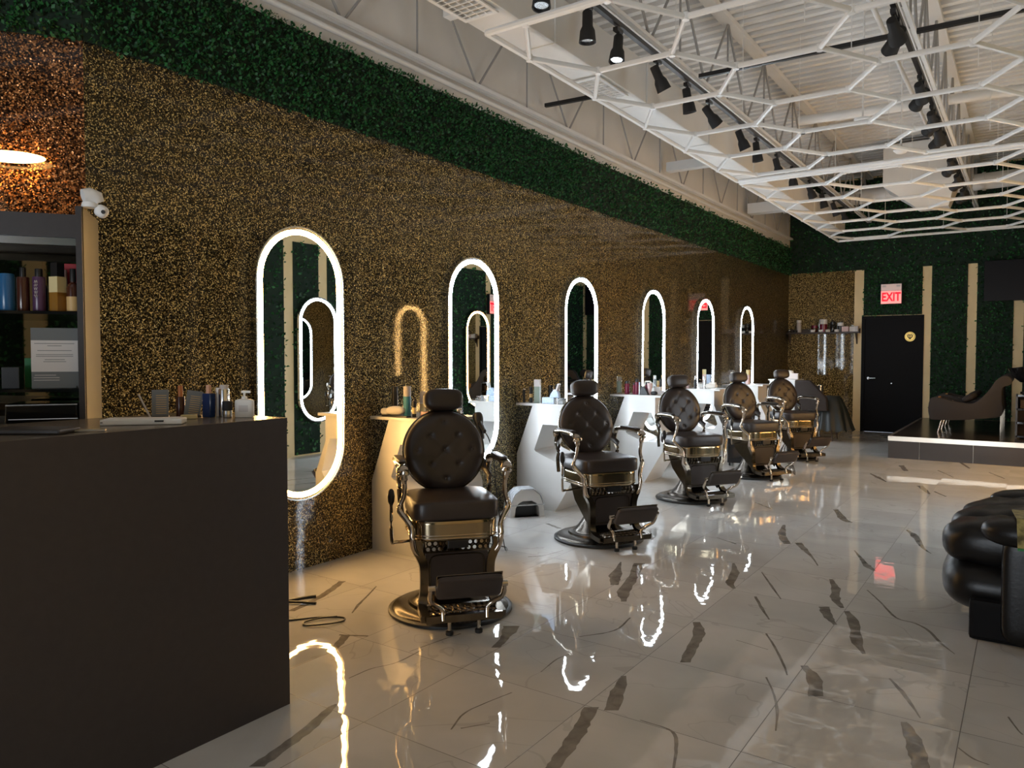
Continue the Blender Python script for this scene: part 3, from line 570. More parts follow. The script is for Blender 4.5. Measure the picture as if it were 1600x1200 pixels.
# ------------------------------------------------------------------ barber chairs (local front = -Y)
def se(w_, d_, e, n=48, cx=0, cy=0):
    o = []
    for k in range(n):
        a = 2*PI*k/n; c, s = math.cos(a), math.sin(a)
        o.append((cx+w_/2*math.copysign(abs(c)**(2/e), c), cy+d_/2*math.copysign(abs(s)**(2/e), s)))
    return o
def rings_plate(mb, x0, x1, zc, y, r=0.014, n=10, axis='xz'):
    for k in range(n):
        for row in (-1, 1):
            cx = x0+(x1-x0)*(k+0.5)/n+(0.008 if row > 0 else 0); pts = []
            for j in range(10):
                a = 2*PI*j/10
                if axis == 'xz': pts.append((cx+r*math.cos(a), y, zc+row*r+r*math.sin(a)))
                else: pts.append((cx+r*math.cos(a), y+row*r*1.6+1.6*r*math.sin(a), zc))
            mb.tube(pts, 0.0045, 4, True, up=(0, 1, 0) if axis == 'xz' else (0, 0, 1))
def make_chair():
    t = thing('barber_chair', 'x', 'barber chair', (0, 0, 0), 0, 'barber chairs along the mirrors')
    b = MB(); b.lathe([(0.325, 0.0), (0.342, 0.004), (0.342, 0.016), (0.33, 0.022), (0.32, 0.022)], n=64); b.build('base_rim', M['rubber'], t, smooth=True)
    b = MB(); b.lathe([(0.325, 0.018), (0.315, 0.030), (0.27, 0.042), (0.235, 0.046), (0.228, 0.060), (0.20, 0.064), (0.19, 0.075), (0.16, 0.10), (0.125, 0.15), (0.10, 0.20), (0.092, 0.22)], n=64); b.build('base', M['base_metal'], t, smooth=True)
    b = MB(); b.lathe([(0.062, 0.20), (0.062, 0.44)], n=32); b.lathe([(0.10, 0.40), (0.12, 0.42), (0.12, 0.438)], n=32); b.build('column', M['chrome'], t, smooth=True)
    # seat
    b = MB(); z = [0.436, 0.442, 0.452, 0.520, 0.530, 0.536]; s_ = [0.985, 1.0, 1.0, 1.0, 1.0, 0.985]; vs = []; n = 56
    for zz, k in zip(z, s_): vs += [(x*k, y*k, zz) for x, y in se(0.475, 0.47, 3.8, n)]
    fs = [(i*n+k, i*n+(k+1) % n, (i+1)*n+(k+1) % n, (i+1)*n+k) for i in range(5) for k in range(n)]+[tuple(range(n))[::-1], tuple(5*n+k for k in range(n))]
    b.add(vs, fs); b.build('seat_band', M['band'], t, smooth=True)
    b = MB()
    for zz in (0.447, 0.462): b.tube([(x*1.004, y*1.004, zz) for x, y in se(0.475, 0.47, 3.8, 48)], 0.003, 6, True)
    b.build('band_molding', M['chrome'], t, smooth=True)
    b = MB(); b.pillow((0, 0, 0.587), (0.47, 0.467, 0.108), 6.5, n=64, rings=22, dome=0.014, e2=9); b.build('seat', M['leather'], t, smooth=True)
    # cradle: side rails, front panel, pierced aprons
    for sx in (-1, 1):
        P = smoothpath([(sx*0.215, -0.195, 0.435), (sx*0.215, -0.20, 0.39), (sx*0.195, -0.205, 0.35), (sx*0.178, -0.21, 0.30), (sx*0.176, -0.215, 0.20), (sx*0.185, -0.235, 0.135), (sx*0.195, -0.28, 0.10), (sx*0.195, -0.40, 0.088)], 5)
        b = MB(); b.tube(P, 0.019, 4, sx=1.15, sy=0.9, up=(0, -1, 0.3), square=True); b.build('side_rail', M['dark_metal'], t, smooth=True)
        b = MB(); b.prism([(-0.19, 0.42), (-0.19, 0.12), (0.06, 0.30), (0.14, 0.43)], 'x', sx*0.165, sx*0.178); b.build('side_plate', M['dark_metal'], t, bevel=0.003)
    b = MB(); b.prism([(-0.205, 0.37), (-0.192, 0.37), (-0.19, 0.15), (-0.205, 0.15)], 'x', -0.165, 0.165); b.build('front_panel', M['leather'], t)
    b = MB(); b.tube([(x*0.145, -0.207, 0.262+zz*0.095) for x, zz in se(2, 2, 7, 32)], 0.004, 6, True, up=(0, 1, 0)); b.build('panel_molding', M['dark_metal'], t, smooth=True)
    b = MB(); b.b2((-0.18, -0.215, 0.430), (0.18, -0.205, 0.437)); b.b2((-0.18, -0.215, 0.370), (0.18, -0.205, 0.378)); rings_plate(b, -0.17, 0.17, 0.404, -0.21, 0.0145, 11); b.build('pierced_apron', M['dark_metal'], t)
    b = MB(); b.b2((-0.055, -0.24, 0.395), (0.055, -0.15, 0.437)); b.build('recline_block', M['black'], t, bevel=0.004)
    b = MB()
    for yy in (-0.235, -0.40): b.b2((-0.19, yy-0.012, 0.085), (0.19, yy+0.012, 0.105))
    rings_plate(b, -0.18, 0.18, 0.097, -0.29, 0.0155, 11, 'xy'); rings_plate(b, -0.18, 0.18, 0.099, -0.35, 0.0155, 11, 'xy')
    b.b2((-0.195, -0.428, 0.072), (0.195, -0.41, 0.108)); b.build('foot_tread', M['dark_metal'], t)
    for sx in (-1, 1):
        b = MB(); b.cyl((sx*0.075, -0.40, 0.02), (sx*0.075, -0.40, 0.09), 0.010, 12); b.build('foot_stub', M['chrome'], t, smooth=True)
        b = MB(); b.lathe([(0.018, 0.0), (0.020, 0.004), (0.020, 0.018), (0.012, 0.024)], (sx*0.075, -0.40, 0.0), 16); b.build('stub_tip', M['rubber'], t, smooth=True)
        P = smoothpath([(sx*0.180, -0.51, 0.275), (sx*0.186, -0.50, 0.245), (sx*0.180, -0.47, 0.20), (sx*0.145, -0.43, 0.165), (sx*0.115, -0.42, 0.135), (sx*0.112, -0.43, 0.085)], 5)
        b = MB(); b.tube(P, [0.010]*6+[0.012]*(len(P)-6), 10); b.cyl((sx*0.158, -0.515, 0.278), (sx*0.196, -0.515, 0.278), 0.014, 14); b.build('footrest_arm', M['chrome'], t, smooth=True)
    Rm = rx(math.radians(122)); c = Vector((0, -0.535, 0.285))
    b = MB(); b.pillow(c+Rm @ Vector((0, 0, 0.006)), (0.325, 0.135, 0.036), 9, Rm, 40, 10, e2=6); b.build('footrest_pad', M['leather'], t, smooth=True)
    b = MB(); b.box(c+Rm @ Vector((0, 0, -0.014)), (0.325, 0.137, 0.008), Rm); b.build('footrest_plate', M['dark_metal'], t, bevel=0.003)
    # backrest, tufted round pad leaning back
    Rb = rx(math.radians(-12)) @ rx(PI/2); cb = Vector((0, 0.205, 0.855)); R_ = 0.232
    bt = [(0, 0), (0.08, 0.083), (-0.08, 0.083), (0.08, -0.083), (-0.08, -0.083), (0, 0.166), (0, -0.166), (0.16, 0), (-0.16, 0)]
    links = [((bt[i]), (bt[j])) for i in range(9) for j in range(i) if math.dist(bt[i], bt[j]) < 0.125]
    def sd(x, y, a, c_):
        ax, ay = a; dx, dy = c_[0]-ax, c_[1]-ay; tt = max(0, min(1, ((x-ax)*dx+(y-ay)*dy)/(dx*dx+dy*dy))); return math.hypot(x-ax-tt*dx, y-ay-tt*dy)
    b = MB(); nr, na = 20, 72; vs = []
    for i in range(1, nr+1):
        q = i/nr; rr = R_*math.sin(q*PI/2)**0.9 if q < 1 else R_
        rr = R_*q if q < 0.8 else R_*(0.8+0.2*math.sin((q-0.8)/0.2*PI/2))
        for k in range(na):
            a = 2*PI*k/na; x, y = rr*math.cos(a), rr*math.sin(a)
            z = 0.050*(1-(rr/R_)**5)**0.5 if rr < R_ else 0
            dm = min(math.dist((x, y), p) for p in bt); z -= 0.012*math.exp(-(dm/0.014)**2)
            dl = min(sd(x, y, *l) for l in links); z -= 0.0018*math.exp(-(dl/0.010)**2)
            vs.append(cb+Rb @ Vector((x, y, z)))
    vs.append(cb+Rb @ Vector((0, 0, 0.034))); cidx = len(vs)-1
    fs = [(i*na+k, i*na+(k+1) % na, (i+1)*na+(k+1) % na, (i+1)*na+k) for i in range(nr-1) for k in range(na)]+[(cidx, (k+1) % na, k) for k in range(na)]
    o_ = len(vs)
    for zz, q in ((-0.022, 1.0), (-0.03, 0.97)): vs += [cb+Rb @ Vector((R_*q*math.cos(2*PI*k/na), R_*q*math.sin(2*PI*k/na), zz)) for k in range(na)]
    fs += [((nr-1)*na+k, (nr-1)*na+(k+1) % na, o_+(k+1) % na, o_+k) for k in range(na)]+[(o_+k, o_+(k+1) % na, o_+na+(k+1) % na, o_+na+k) for k in range(na)]+[tuple(o_+na+k for k in range(na))]
    b.add(vs, fs); bk = b.build('backrest', M['leather'], t, smooth=True)
    for p in bt:
        q = MB(); q.lathe([(0.009, 0), (0.008, 0.004), (0.004, 0.006)], cb+Rb @ Vector((p[0], p[1], 0.033)), 10, Rb); q.build('button', M['leather'], bk, smooth=True)
    b = MB(); b.lathe([(0.236, -0.028), (0.240, -0.018), (0.240, -0.004), (0.235, 0.0)], cb, 64, Rb, cap=True); b.build('back_shell', M['dark_metal'], t, smooth=True)
    Rh = rx(math.radians(-12)); ch = Vector((0, 0.240, 1.145))
    b = MB(); b.pillow(ch, (0.232, 0.11, 0.125), 3.4, Rh, 36, 14, e2=3.4); b.build('headrest', M['leather'], t, smooth=True)
    b = MB(); b.box(ch+Vector((0, 0.022, -0.075)), (0.05, 0.012, 0.09), Rh); b.build('headrest_post', M['chrome'], t, bevel=0.003)
    for sx in (-1, 1):
        P = smoothpath([(sx*0.262, 0.205, 0.775), (sx*0.268, 0.195, 0.812), (sx*0.275, 0.12, 0.826), (sx*0.28, 0.0, 0.828), (sx*0.28, -0.11, 0.822), (sx*0.278, -0.165, 0.806), (sx*0.276, -0.178, 0.775)], 5)
        rr = [0.015+0.008*min(1, i/8) for i in range(len(P))]; rr[-3:] = [0.026, 0.026, 0.021]
        b = MB(); b.tube(P, rr, 12, sx=1.35, sy=0.75, up=(0, 0.4, 1)); fr_ = b.build('arm_frame', M['chrome'], t, smooth=True)
        b = MB(); b.pillow((sx*0.278, 0.01, 0.842), (0.052, 0.27, 0.022), 4, None, 24, 8, e2=2.5); b.build('arm_pad', M['leather'], t, smooth=True)
        P = smoothpath([(sx*0.276, -0.172, 0.785), (sx*0.270, -0.165, 0.73), (sx*0.272, -0.150, 0.67), (sx*0.290, -0.140, 0.615), (sx*0.292, -0.150, 0.585), (sx*0.262, -0.175, 0.545), (sx*0.238, -0.205, 0.505), (sx*0.236, -0.215, 0.45), (sx*0.226, -0.21, 0.395), (sx*0.200, -0.205, 0.355)], 5)
        b = MB(); b.tube(P, [0.019]*4+[0.013]*12+[0.016]*(len(P)-16), 10); b.lathe([(0.006, 0), (0.019, 0.004), (0.019, 0.012), (0.006, 0.016)], (sx*0.302, -0.145, 0.60), 14, ry(-PI/2*sx)); b.build('arm_post', M['chrome'], t, smooth=True)
        P = smoothpath([(sx*0.262, 0.20, 0.785), (sx*0.262, 0.215, 0.72), (sx*0.262, 0.17, 0.66), (sx*0.258, 0.19, 0.60), (sx*0.245, 0.20, 0.50)], 5)
        b = MB(); b.tube(P, 0.014, 8); b.build('rear_post', M['dark_metal'], t, smooth=True)
        P = smoothpath([(sx*0.215, 0.235, 0.80), (sx*0.245, 0.22, 0.74), (sx*0.262, 0.16, 0.70)], 5)
        b = MB(); b.tube(P, 0.018, 8, sx=0.6, sy=1.4); b.build('back_bracket', M['leather'], t, smooth=True)
    b = MB(); b.tube(smoothpath([(-0.17, -0.02, 0.40), (-0.30, -0.03, 0.395), (-0.325, -0.03, 0.41), (-0.327, -0.03, 0.60)], 5), 0.009, 8); lv = b.build('pump_lever', M['chrome'], t, smooth=True)
    b = MB(); b.lathe([(0.007, 0), (0.017, 0.02), (0.020, 0.05), (0.015, 0.08), (0.006, 0.09)], (-0.327, -0.03, 0.595), 16); b.build('lever_knob', M['black'], lv, smooth=True)
    return t
ch0 = make_chair()
chairs = [(-2.63, 3.22, -41, 'nearest barber chair with dark tufted round back, beside the front desk'),
          (-2.715, 5.12, -33, 'second barber chair from the camera, dark leather, in front of the second console'),
          (-2.73, 7.07, -35, 'third barber chair from the camera, dark leather, in front of the third console'),
          (-2.67, 8.82, -31, 'fourth barber chair, brown tufted back showing orange buttons, chrome frame gleaming gold'),
          (-2.68, 10.66, -37, 'farthest barber chair, brown tufted back, in front of the black draped seat')]
for i, (x, y, hd_, lb) in enumerate(chairs):
    o = ch0 if i == 0 else copy_tree(ch0)
    o.location = (x, y, 0); o.rotation_euler = (0, 0, math.radians(hd_+90)); o['label'] = lb

# ------------------------------------------------------------------ consoles
def console(y, label, L_=0.46):
    t = thing('styling_console', label, 'console', (WX, y, 0), 0, 'white faceted styling consoles')
    # profile in x-z measured from the wall
    out = [(0.004, 0.0), (0.42, 0.0), (0.66, 0.40), (0.66, 0.50), (0.545, 0.755), (0.545, 0.945), (0.175, 0.945), (0.004, 0.50)]
    hole = [(0.25, 0.63), (0.20, 0.535), (0.37, 0.47), (0.57, 0.50), (0.50, 0.775), (0.28, 0.775)]
    inn = [(0.20, 0.535), (0.37, 0.455), (0.54, 0.46), (0.585, 0.52), (0.49, 0.775), (0.29, 0.775), (0.245, 0.655), (0.215, 0.58)]
    out8 = [(0.004, 0.50), (0.004, 0.0), (0.42, 0.0), (0.66, 0.40), (0.66, 0.50), (0.545, 0.755), (0.545, 0.945), (0.175, 0.945)]
    inn8 = [(0.195, 0.545), (0.215, 0.525), (0.40, 0.455), (0.55, 0.455), (0.59, 0.52), (0.50, 0.775), (0.44, 0.778), (0.285, 0.778)]
    MB().frame(out8, inn8, 'y', 0, L_).build('body', M['white_gloss'], t)
    MB().b2((0.0, -0.01, 0.945), (0.62, L_+0.01, 0.967)).build('top', M['white_gloss'], t, bevel=0.002)
    return t
CY = [3.90, 5.77, 7.66, 9.52, 11.42]
cl = ['first in the row, lit warm yellow', 'second in the row, with tissue box', 'third in the row, with maroon bottles', 'fourth in the row, left of the fifth mirror', 'fifth in the row, left of the last mirror']
for i, y in enumerate(CY): console(y, 'white faceted styling console, '+cl[i])
ZT = 0.968
# ------------------------------------------------------------------ bottles and tools
def bottle(name, label, loc, r, h, body, cap, caph=0.3, capr=1.0, cat='bottle', label_mat=None, neck=False, group=None, sq=False, lab=(0.25, 0.7)):
    t = thing(name, label, cat, loc, 0, group); hb = h*(1-caph); n = 4 if sq else 20; Q = rz(PI/4+0.3) if sq else None; rr = r*1.25 if sq else r
    if neck: MB().lathe([(rr*0.95, 0), (rr, 0.004), (rr, hb*0.78), (rr*0.8, hb*0.90), (rr*0.35, hb*0.97), (rr*0.35, hb)], n=n, M=Q).build('bottle_body', M[body], t, smooth=not sq)
    else: MB().lathe([(rr*0.95, 0), (rr, 0.003), (rr, hb-0.004), (rr*0.92, hb)], n=n, M=Q).build('bottle_body', M[body], t, smooth=not sq)
    cr = rr*capr
    MB().lathe([(cr, hb), (cr, h-0.003), (cr*0.92, h)], n=n, M=Q).build('cap', M[cap], t, smooth=not sq)
    if label_mat: MB().lathe([(rr*1.015, hb*lab[0]), (rr*1.015, hb*lab[1])], n=n, M=Q, cap=False).build('paper_label', M[label_mat], t, smooth=not sq)
    return t
def pump(label, loc, w_=0.058, d_=0.032, h=0.16, body='white', pumpm='white', lab='grey_cap'):
    t = thing('pump_bottle', label, 'bottle', loc, math.radians(35))
    b = MB(); vs = []; n = 32
    for z, k in ((0, 0.93), (0.004, 1), (h*0.60, 1), (h*0.66, 0.9), (h*0.69, 0.55), (h*0.70, 0.25)): vs += [(x*k, y*k, z) for x, y in se(w_, d_, 4, n)]
    b.add(vs, [(i*n+k, i*n+(k+1) % n, (i+1)*n+(k+1) % n, (i+1)*n+k) for i in range(5) for k in range(n)]+[tuple(range(n))[::-1], tuple(5*n+k for k in range(n))]); b.build('bottle_body', M[body], t, smooth=True)
    b = MB(); b.lathe([(0.011, h*0.69), (0.011, h*0.79), (0.004, h*0.80), (0.004, h*0.94)], n=16); b.box((0.006, 0, h*0.965), (0.034, 0.010, 0.009)); b.build('pump_head', M[pumpm], t, smooth=True)
    b = MB(); b.box((0.0, -d_/2-0.0006, h*0.34), (w_*0.5, 0.001, h*0.24)); b.build('paper_label', M[lab], t)
    return t
def box_thing(name, label, cat, loc, size, m, rot=0, bev=0.002, group=None):
    b = MB(); b.box((0, 0, size[2]/2), size); o = b.build(name, M[m], None, bevel=bev); o.location = loc; o.rotation_euler = (0, 0, rot); return tag(o, label, cat, group)
def at(px, py, z=ZT): return (px, py, z)
# console 1
bottle('spray_can', 'tall black can at the back of the first console', at(-3.80, 4.02), 0.024, 0.21, 'black', 'black', 0.2)
bottle('spray_can', 'blue spray can with a grey-white cap on the first console', at(-3.66, 4.00), 0.027, 0.215, 'teal', 'grey_cap', 0.33)
bottle('bottle', 'slim black bottle with pale label beside the blue spray can', at(-3.575, 3.98), 0.015, 0.115, 'black', 'black', 0.15, label_mat='yellow_label')
bottle('bottle', 'white-capped bottle with cream label behind the red-brown box on first console', at(-3.62, 4.12), 0.020, 0.175, 'white', 'grey_cap', 0.45, label_mat='yellow_label', lab=(0.3, 0.9))
box_thing('small_box', 'small red-brown box right of the labelled bottle on the first console', 'box', at(-3.50, 4.02), (0.07, 0.04, 0.04), 'maroon')
tr = box_thing('black_tray', 'flat black tray at the left end of the first console', 'tray', at(-3.70, 3.93), (0.24, 0.05, 0.010), 'black')
b = MB(); b.pillow((0, 0, 0.032), (0.15, 0.06, 0.064), 3, None, 24, 10, dome=0.0, e2=2.2); b.pillow((-0.08, 0.0, 0.025), (0.07, 0.05, 0.05), 2.5); o = b.build('folded_cloth', M['towel'], smooth=True); o.location = (-3.73, 3.955, 0.978); o.rotation_euler = (0, 0, 0.3); tag(o, 'crumpled grey-white cloth on the black tray, first console', 'cloth')
bottle('spray_can', 'black can just right of the nearest chair headrest on the first console', at(-3.42, 4.16), 0.022, 0.135, 'black', 'black', 0.3)
bottle('jar', 'small dark jar at the right end of the first console', at(-3.38, 4.25), 0.020, 0.075, 'brown_b', 'black', 0.3, cat='jar')
bottle('jar', 'small clear jar with silver lid at the right end of the first console', at(-3.34, 4.19), 0.018, 0.06, 'clear', 'silver', 0.25, cat='jar')
# hair dryer hooked on the board end
t = thing('hair_dryer', 'black hair dryer hanging on the right end of the first console', 'hair dryer', (-3.245, 4.30, 0.90), math.radians(-35))
Q = ry(math.radians(-28))
b = MB(); b.lathe([(0.022, -0.10), (0.026, -0.09), (0.030, 0.0), (0.038, 0.05), (0.038, 0.08), (0.030, 0.095)], (0, 0, 0), 24, Q); b.build('barrel', M['black'], t, smooth=True)
b = MB(); b.lathe([(0.024, -0.14), (0.018, -0.10)], (0, 0, 0), 20, Q @ Matrix.Diagonal((1.4, 0.45, 1))); b.build('nozzle', M['black'], t, smooth=True)
b = MB(); b.tube([(0.02, 0, 0.02), (0.07, 0, 0.0), (0.125, 0, -0.03)], [0.017, 0.016, 0.014], 12, sx=0.9, sy=1.2); b.build('handle', M['black'], t, smooth=True)
b = MB(); b.tube(smoothpath([(0.125, 0, -0.03), (0.16, 0.02, -0.08), (0.165, 0.05, -0.2), (0.16, 0.08, -0.5), (0.12, 0.15, -0.86), (0.0, 0.2, -0.892), (-0.2, 0.1, -0.894)], 6), 0.004, 6); b.build('power_cord', M['black'], t, smooth=True)
# console 2
bottle('bottle', 'thin black tube at the left edge of the second console', at(-3.87, 5.82), 0.013, 0.13, 'black', 'silver', 0.1)
bottle('bottle', 'black bottle with small cream label, left on the second console', at(-3.80, 5.83), 0.016, 0.145, 'black', 'black', 0.25, label_mat='tan', lab=(0.45, 0.75))
bottle('spray_can', 'tall grey-green can with broad beige cap on the second console', at(-3.735, 5.84), 0.030, 0.215, 'green_can', 'grey_cap', 0.30, sq=True)
bottle('bottle', 'black bottle behind the tissue box, left one, second console', at(-3.68, 5.98), 0.022, 0.16, 'black', 'gloss_black', 0.2)
bottle('bottle', 'black bottle with silver streak behind the tissue box, right one, second console', at(-3.62, 6.0), 0.022, 0.165, 'gloss_black', 'black', 0.2)
t = thing('tissue_box', 'pale blue and white printed tissue box with wipes on the second console', 'tissue box', at(-3.54, 5.82), math.radians(0))
MB().box((-0.05, 0, 0.028), (0.125, 0.07, 0.056)).build('carton', M['light_blue'], t, bevel=0.002)
MB().box((0.062, 0.0, 0.027), (0.09, 0.07, 0.054)).build('clear_case', M['clear'], t, bevel=0.002)
b = MB(); b.prism([(-0.045, 0.056), (0.055, 0.056), (0.05, 0.10), (0.025, 0.125), (0.0, 0.13), (-0.03, 0.09)], 'y', -0.02, 0.02); b.build('wipes', M['light_blue'], t, bevel=0.006)
b = MB(); b.tube([(0.02, 0.0, 0.10), (0.05, 0.0, 0.18)], 0.019, 4, sx=1, sy=0.4, square=True); b.build('wipe_sheet', M['grey_cap'], t)
b = MB(); b.lathe([(0.05, 0), (0.06, 0.004), (0.062, 0.02), (0.058, 0.02), (0.052, 0.008)], at(-3.37, 5.88), 24); o = b.build('silver_dish', M['silver'], smooth=True); tag(o, 'small silver dish holding clips beside the tissue box', 'dish')
b = MB()
for k in range(5): b.box((-3.38+0.012*k, 5.87+0.006*k, 0.992+0.003*k), (0.06, 0.008, 0.006), rz(k*0.5))
tag(b.build('hair_clips', M['grey_cap']), 'few hair clips lying in the silver dish on second console', 'clips', kind='stuff')
# step-stool bin with bag between consoles 1 and 2
def bin_(loc, rot, label):
    t = thing('plastic_bin', label, 'bin', loc, rot)
    b = MB(); o = [(-0.16, 0.0), (-0.15, 0.10), (-0.115, 0.19), (-0.06, 0.235), (0.06, 0.235), (0.115, 0.19), (0.15, 0.10), (0.16, 0.0)]
    i_ = [(-0.115, 0.0), (-0.105, 0.08), (-0.08, 0.12), (-0.04, 0.14), (0.04, 0.14), (0.08, 0.12), (0.105, 0.08), (0.115, 0.0)]
    b.frame(o, i_, 'y', -0.10, 0.10); b.build('bin_body', M['white_gloss'], t, smooth=True, bevel=0.004)
    b = MB(); b.frame([(x*1.06, z*1.03+0.005) for x, z in o][1:-1], [(x*1.02, z*1.0+0.001) for x, z in o][1:-1], 'y', -0.11, 0.05); b.build('plastic_bag', M['bag'], t, smooth=True)
    MB().b2((-0.09, -0.05, 0.002), (0.09, 0.09, 0.10)).build('opening_shade', M['black'], t)  # black block stands in for the shade inside the arch opening
    return t
bin_((-3.66, 5.50, 0), math.radians(52), 'white arched plastic bin with clear bag on the floor between first and second console')
# console 3
bottle('glass_cylinder', 'clear glass cylinder with grey-green contents on the third console', at(-3.85, 7.74), 0.030, 0.20, 'clear', 'clear', 0.1, cat='jar', label_mat='green_can', lab=(0.1, 0.8))
for k, (x, y, r, h, lb) in enumerate([(-3.75, 7.74, 0.028, 0.15, 'widest maroon bottle with black cap, left of the group'), (-3.68, 7.78, 0.020, 0.13, 'short maroon bottle, second of the group'), (-3.63, 7.74, 0.024, 0.175, 'tallest maroon bottle with dark cap, third of the group'), (-3.53, 7.80, 0.026, 0.14, 'maroon bottle behind the white applicator, last of the group')]):
    bottle('maroon_bottle', lb+' on the third console', at(x, y), r, h, 'maroon', 'black', 0.2, 0.9, group='maroon bottles on the third console')
bottle('applicator', 'slim white applicator standing among the maroon bottles', at(-3.58, 7.70), 0.008, 0.14, 'white', 'light_blue', 0.2)
b = MB(); b.prism([(-0.055, 0), (0.055, 0), (0.015, 0.07), (-0.03, 0.10)], 'y', -0.02, 0.02); o = b.build('black_holder', M['black'], bevel=0.003); o.location = at(-3.52, 7.70); tag(o, 'black wedge-shaped tool holder on the third console', 'holder')
b = MB(); b.lathe([(0.016, 0), (0.03, 0.13), (0.027, 0.13), (0.014, 0.006)], at(-3.475, 7.74), 20); tag(b.build('cup', M['pink'], smooth=True), 'pale pink tapered cup on the third console', 'cup')
box_thing('white_box', 'small white box standing on the third console right of the pink cup', 'box', at(-3.42, 7.84), (0.07, 0.06, 0.085), 'white', 0.1)
box_thing('white_carton', 'low white carton with brown stripe at the right end of third console', 'box', at(-3.35, 7.84), (0.09, 0.07, 0.045), 'paper', 0.0)
b = MB(); b.pillow((0, 0, 0.022), (0.075, 0.05, 0.044), 2.4); o = b.build('round_brush', M['black_matte'], smooth=True); o.location = at(-3.41, 7.71); tag(o, 'round black brush lying in front of the white box, third console', 'brush')
bottle('bottle', 'slim amber bottle at the back of the third console', at(-3.47, 7.95), 0.014, 0.15, 'tan', 'yellow_label', 0.3)
# console 4
bottle('bottle', 'clear bottle with silver top on the fourth console', at(-3.66, 9.60), 0.022, 0.17, 'clear', 'silver', 0.25)
bottle('bottle', 'black bottle in front of clear bottle on the fourth console', at(-3.64, 9.56), 0.020, 0.12, 'black', 'black', 0.2)
bottle('spray_bottle', 'pale spray bottle with white trigger top on the fourth console', at(-3.54, 9.60), 0.020, 0.165, 'clear', 'white', 0.3)
bottle('cup', 'small white cup at the left end of the fourth console', at(-3.76, 9.58), 0.022, 0.085, 'pink', 'grey_cap', 0.1, cat='cup')
b = MB(); b.pillow((0, 0, 0.035), (0.16, 0.10, 0.07), 3, None, 24, 10, e2=2.4); b.pillow((0.02, 0, 0.07), (0.10, 0.07, 0.04), 2.4); o = b.build('folded_towel', M['towel'], smooth=True); o.location = at(-3.45, 9.62); tag(o, 'pile of cream towels on the right end of the fourth console', 'towel')
# console 5
box_thing('white_box', 'small white and lilac box on the fifth console', 'box', at(-3.62, 11.47), (0.055, 0.05, 0.14), 'light_blue')
bottle('bottle', 'pink bottle with cream cap on the fifth console', at(-3.545, 11.48), 0.030, 0.22, 'pink', 'yellow_label', 0.35)
bottle('bottle', 'slim cream bottle at the left of the fifth console', at(-3.80, 11.47), 0.018, 0.18, 'yellow_label', 'white', 0.3)
# black cart between chairs 3 and 4
t = thing('rolling_cart', 'tall black cart standing between the third and fourth barber chairs', 'cart', (-3.05, 9.62, 0), math.radians(10))
MB().b2((-0.15, -0.15, 0.04), (0.15, 0.15, 0.79)).build('cart_body', M['black'], t, bevel=0.01)
for k in range(4): MB().b2((-0.135, -0.156, 0.10+k*0.17), (0.135, -0.15, 0.25+k*0.17)).build('drawer', M['gloss_black'], t, bevel=0.003)
for sx in (-1, 1):
    for sy in (-1, 1): MB().cyl((sx*0.12-0.01, sy*0.12, 0.02), (sx*0.12+0.01, sy*0.12, 0.02), 0.02, 14).build('caster', M['black'], t)
box_thing('lilac_brown_box', 'brown and lilac box on top of the black cart', 'box', (-3.05, 9.62, 0.792), (0.26, 0.2, 0.09), 'cape_brown', 0.2)

# corner cabinet, box, draped seat
t = thing('corner_cabinet', 'white cabinet in the far left corner behind the last barber chair', 'cabinet', (-3.40, 13.4, 0))
MB().b2((-0.3, -0.22, 0.0), (0.12, 0.3, 0.98)).build('cabinet_body', M['white_gloss'], t, bevel=0.004)
MB().b2((-0.32, -0.24, 0.98), (0.14, 0.32, 1.0)).build('cabinet_top', M['white_gloss'], t)
t = thing('tissue_carton', 'cream tissue carton on the white corner cabinet', 'box', (-3.42, 13.36, 1.002), 0.15)
MB().b2((-0.15, -0.08, 0), (0.15, 0.08, 0.10)).build('carton', M['paper'], t, bevel=0.003)
b = MB(); b.pillow((0, 0, 0.105), (0.15, 0.09, 0.09), 3); b.build('tissue', M['towel'], t, smooth=True)
def drape(name, label, cat, loc, rx_, ry_, h, top, m, folds=14, amp=0.05, sk=(0, 0), flat=0.6):
    b = MB(); n = 96; lv = 14; vs = []
    for i in range(lv+1):
        q = i/lv; z = h*(1-q)
        for k in range(n):
            a = 2*PI*k/n; g = 1+amp*q*(math.sin(folds*a+math.sin(a*3))*0.7+0.4*math.sin(folds*0.5*a+1.3))
            s_ = top+(1-top)*(q**flat); vs.append((rx_*s_*g*math.cos(a)+sk[0]*q, ry_*s_*g*math.sin(a)+sk[1]*q, z+(0.02*math.sin(folds*a) if i == lv else 0)))
    b.add(vs, [(i*n+k, i*n+(k+1) % n, (i+1)*n+(k+1) % n, (i+1)*n+k) for i in range(lv) for k in range(n)])
    b.add([(rx_*top*math.cos(2*PI*k/n), ry_*top*math.sin(2*PI*k/n), h) for k in range(n)], [tuple(range(n))])
    o = b.build(name, M[m], smooth=True); o.location = loc; return tag(o, label, cat)
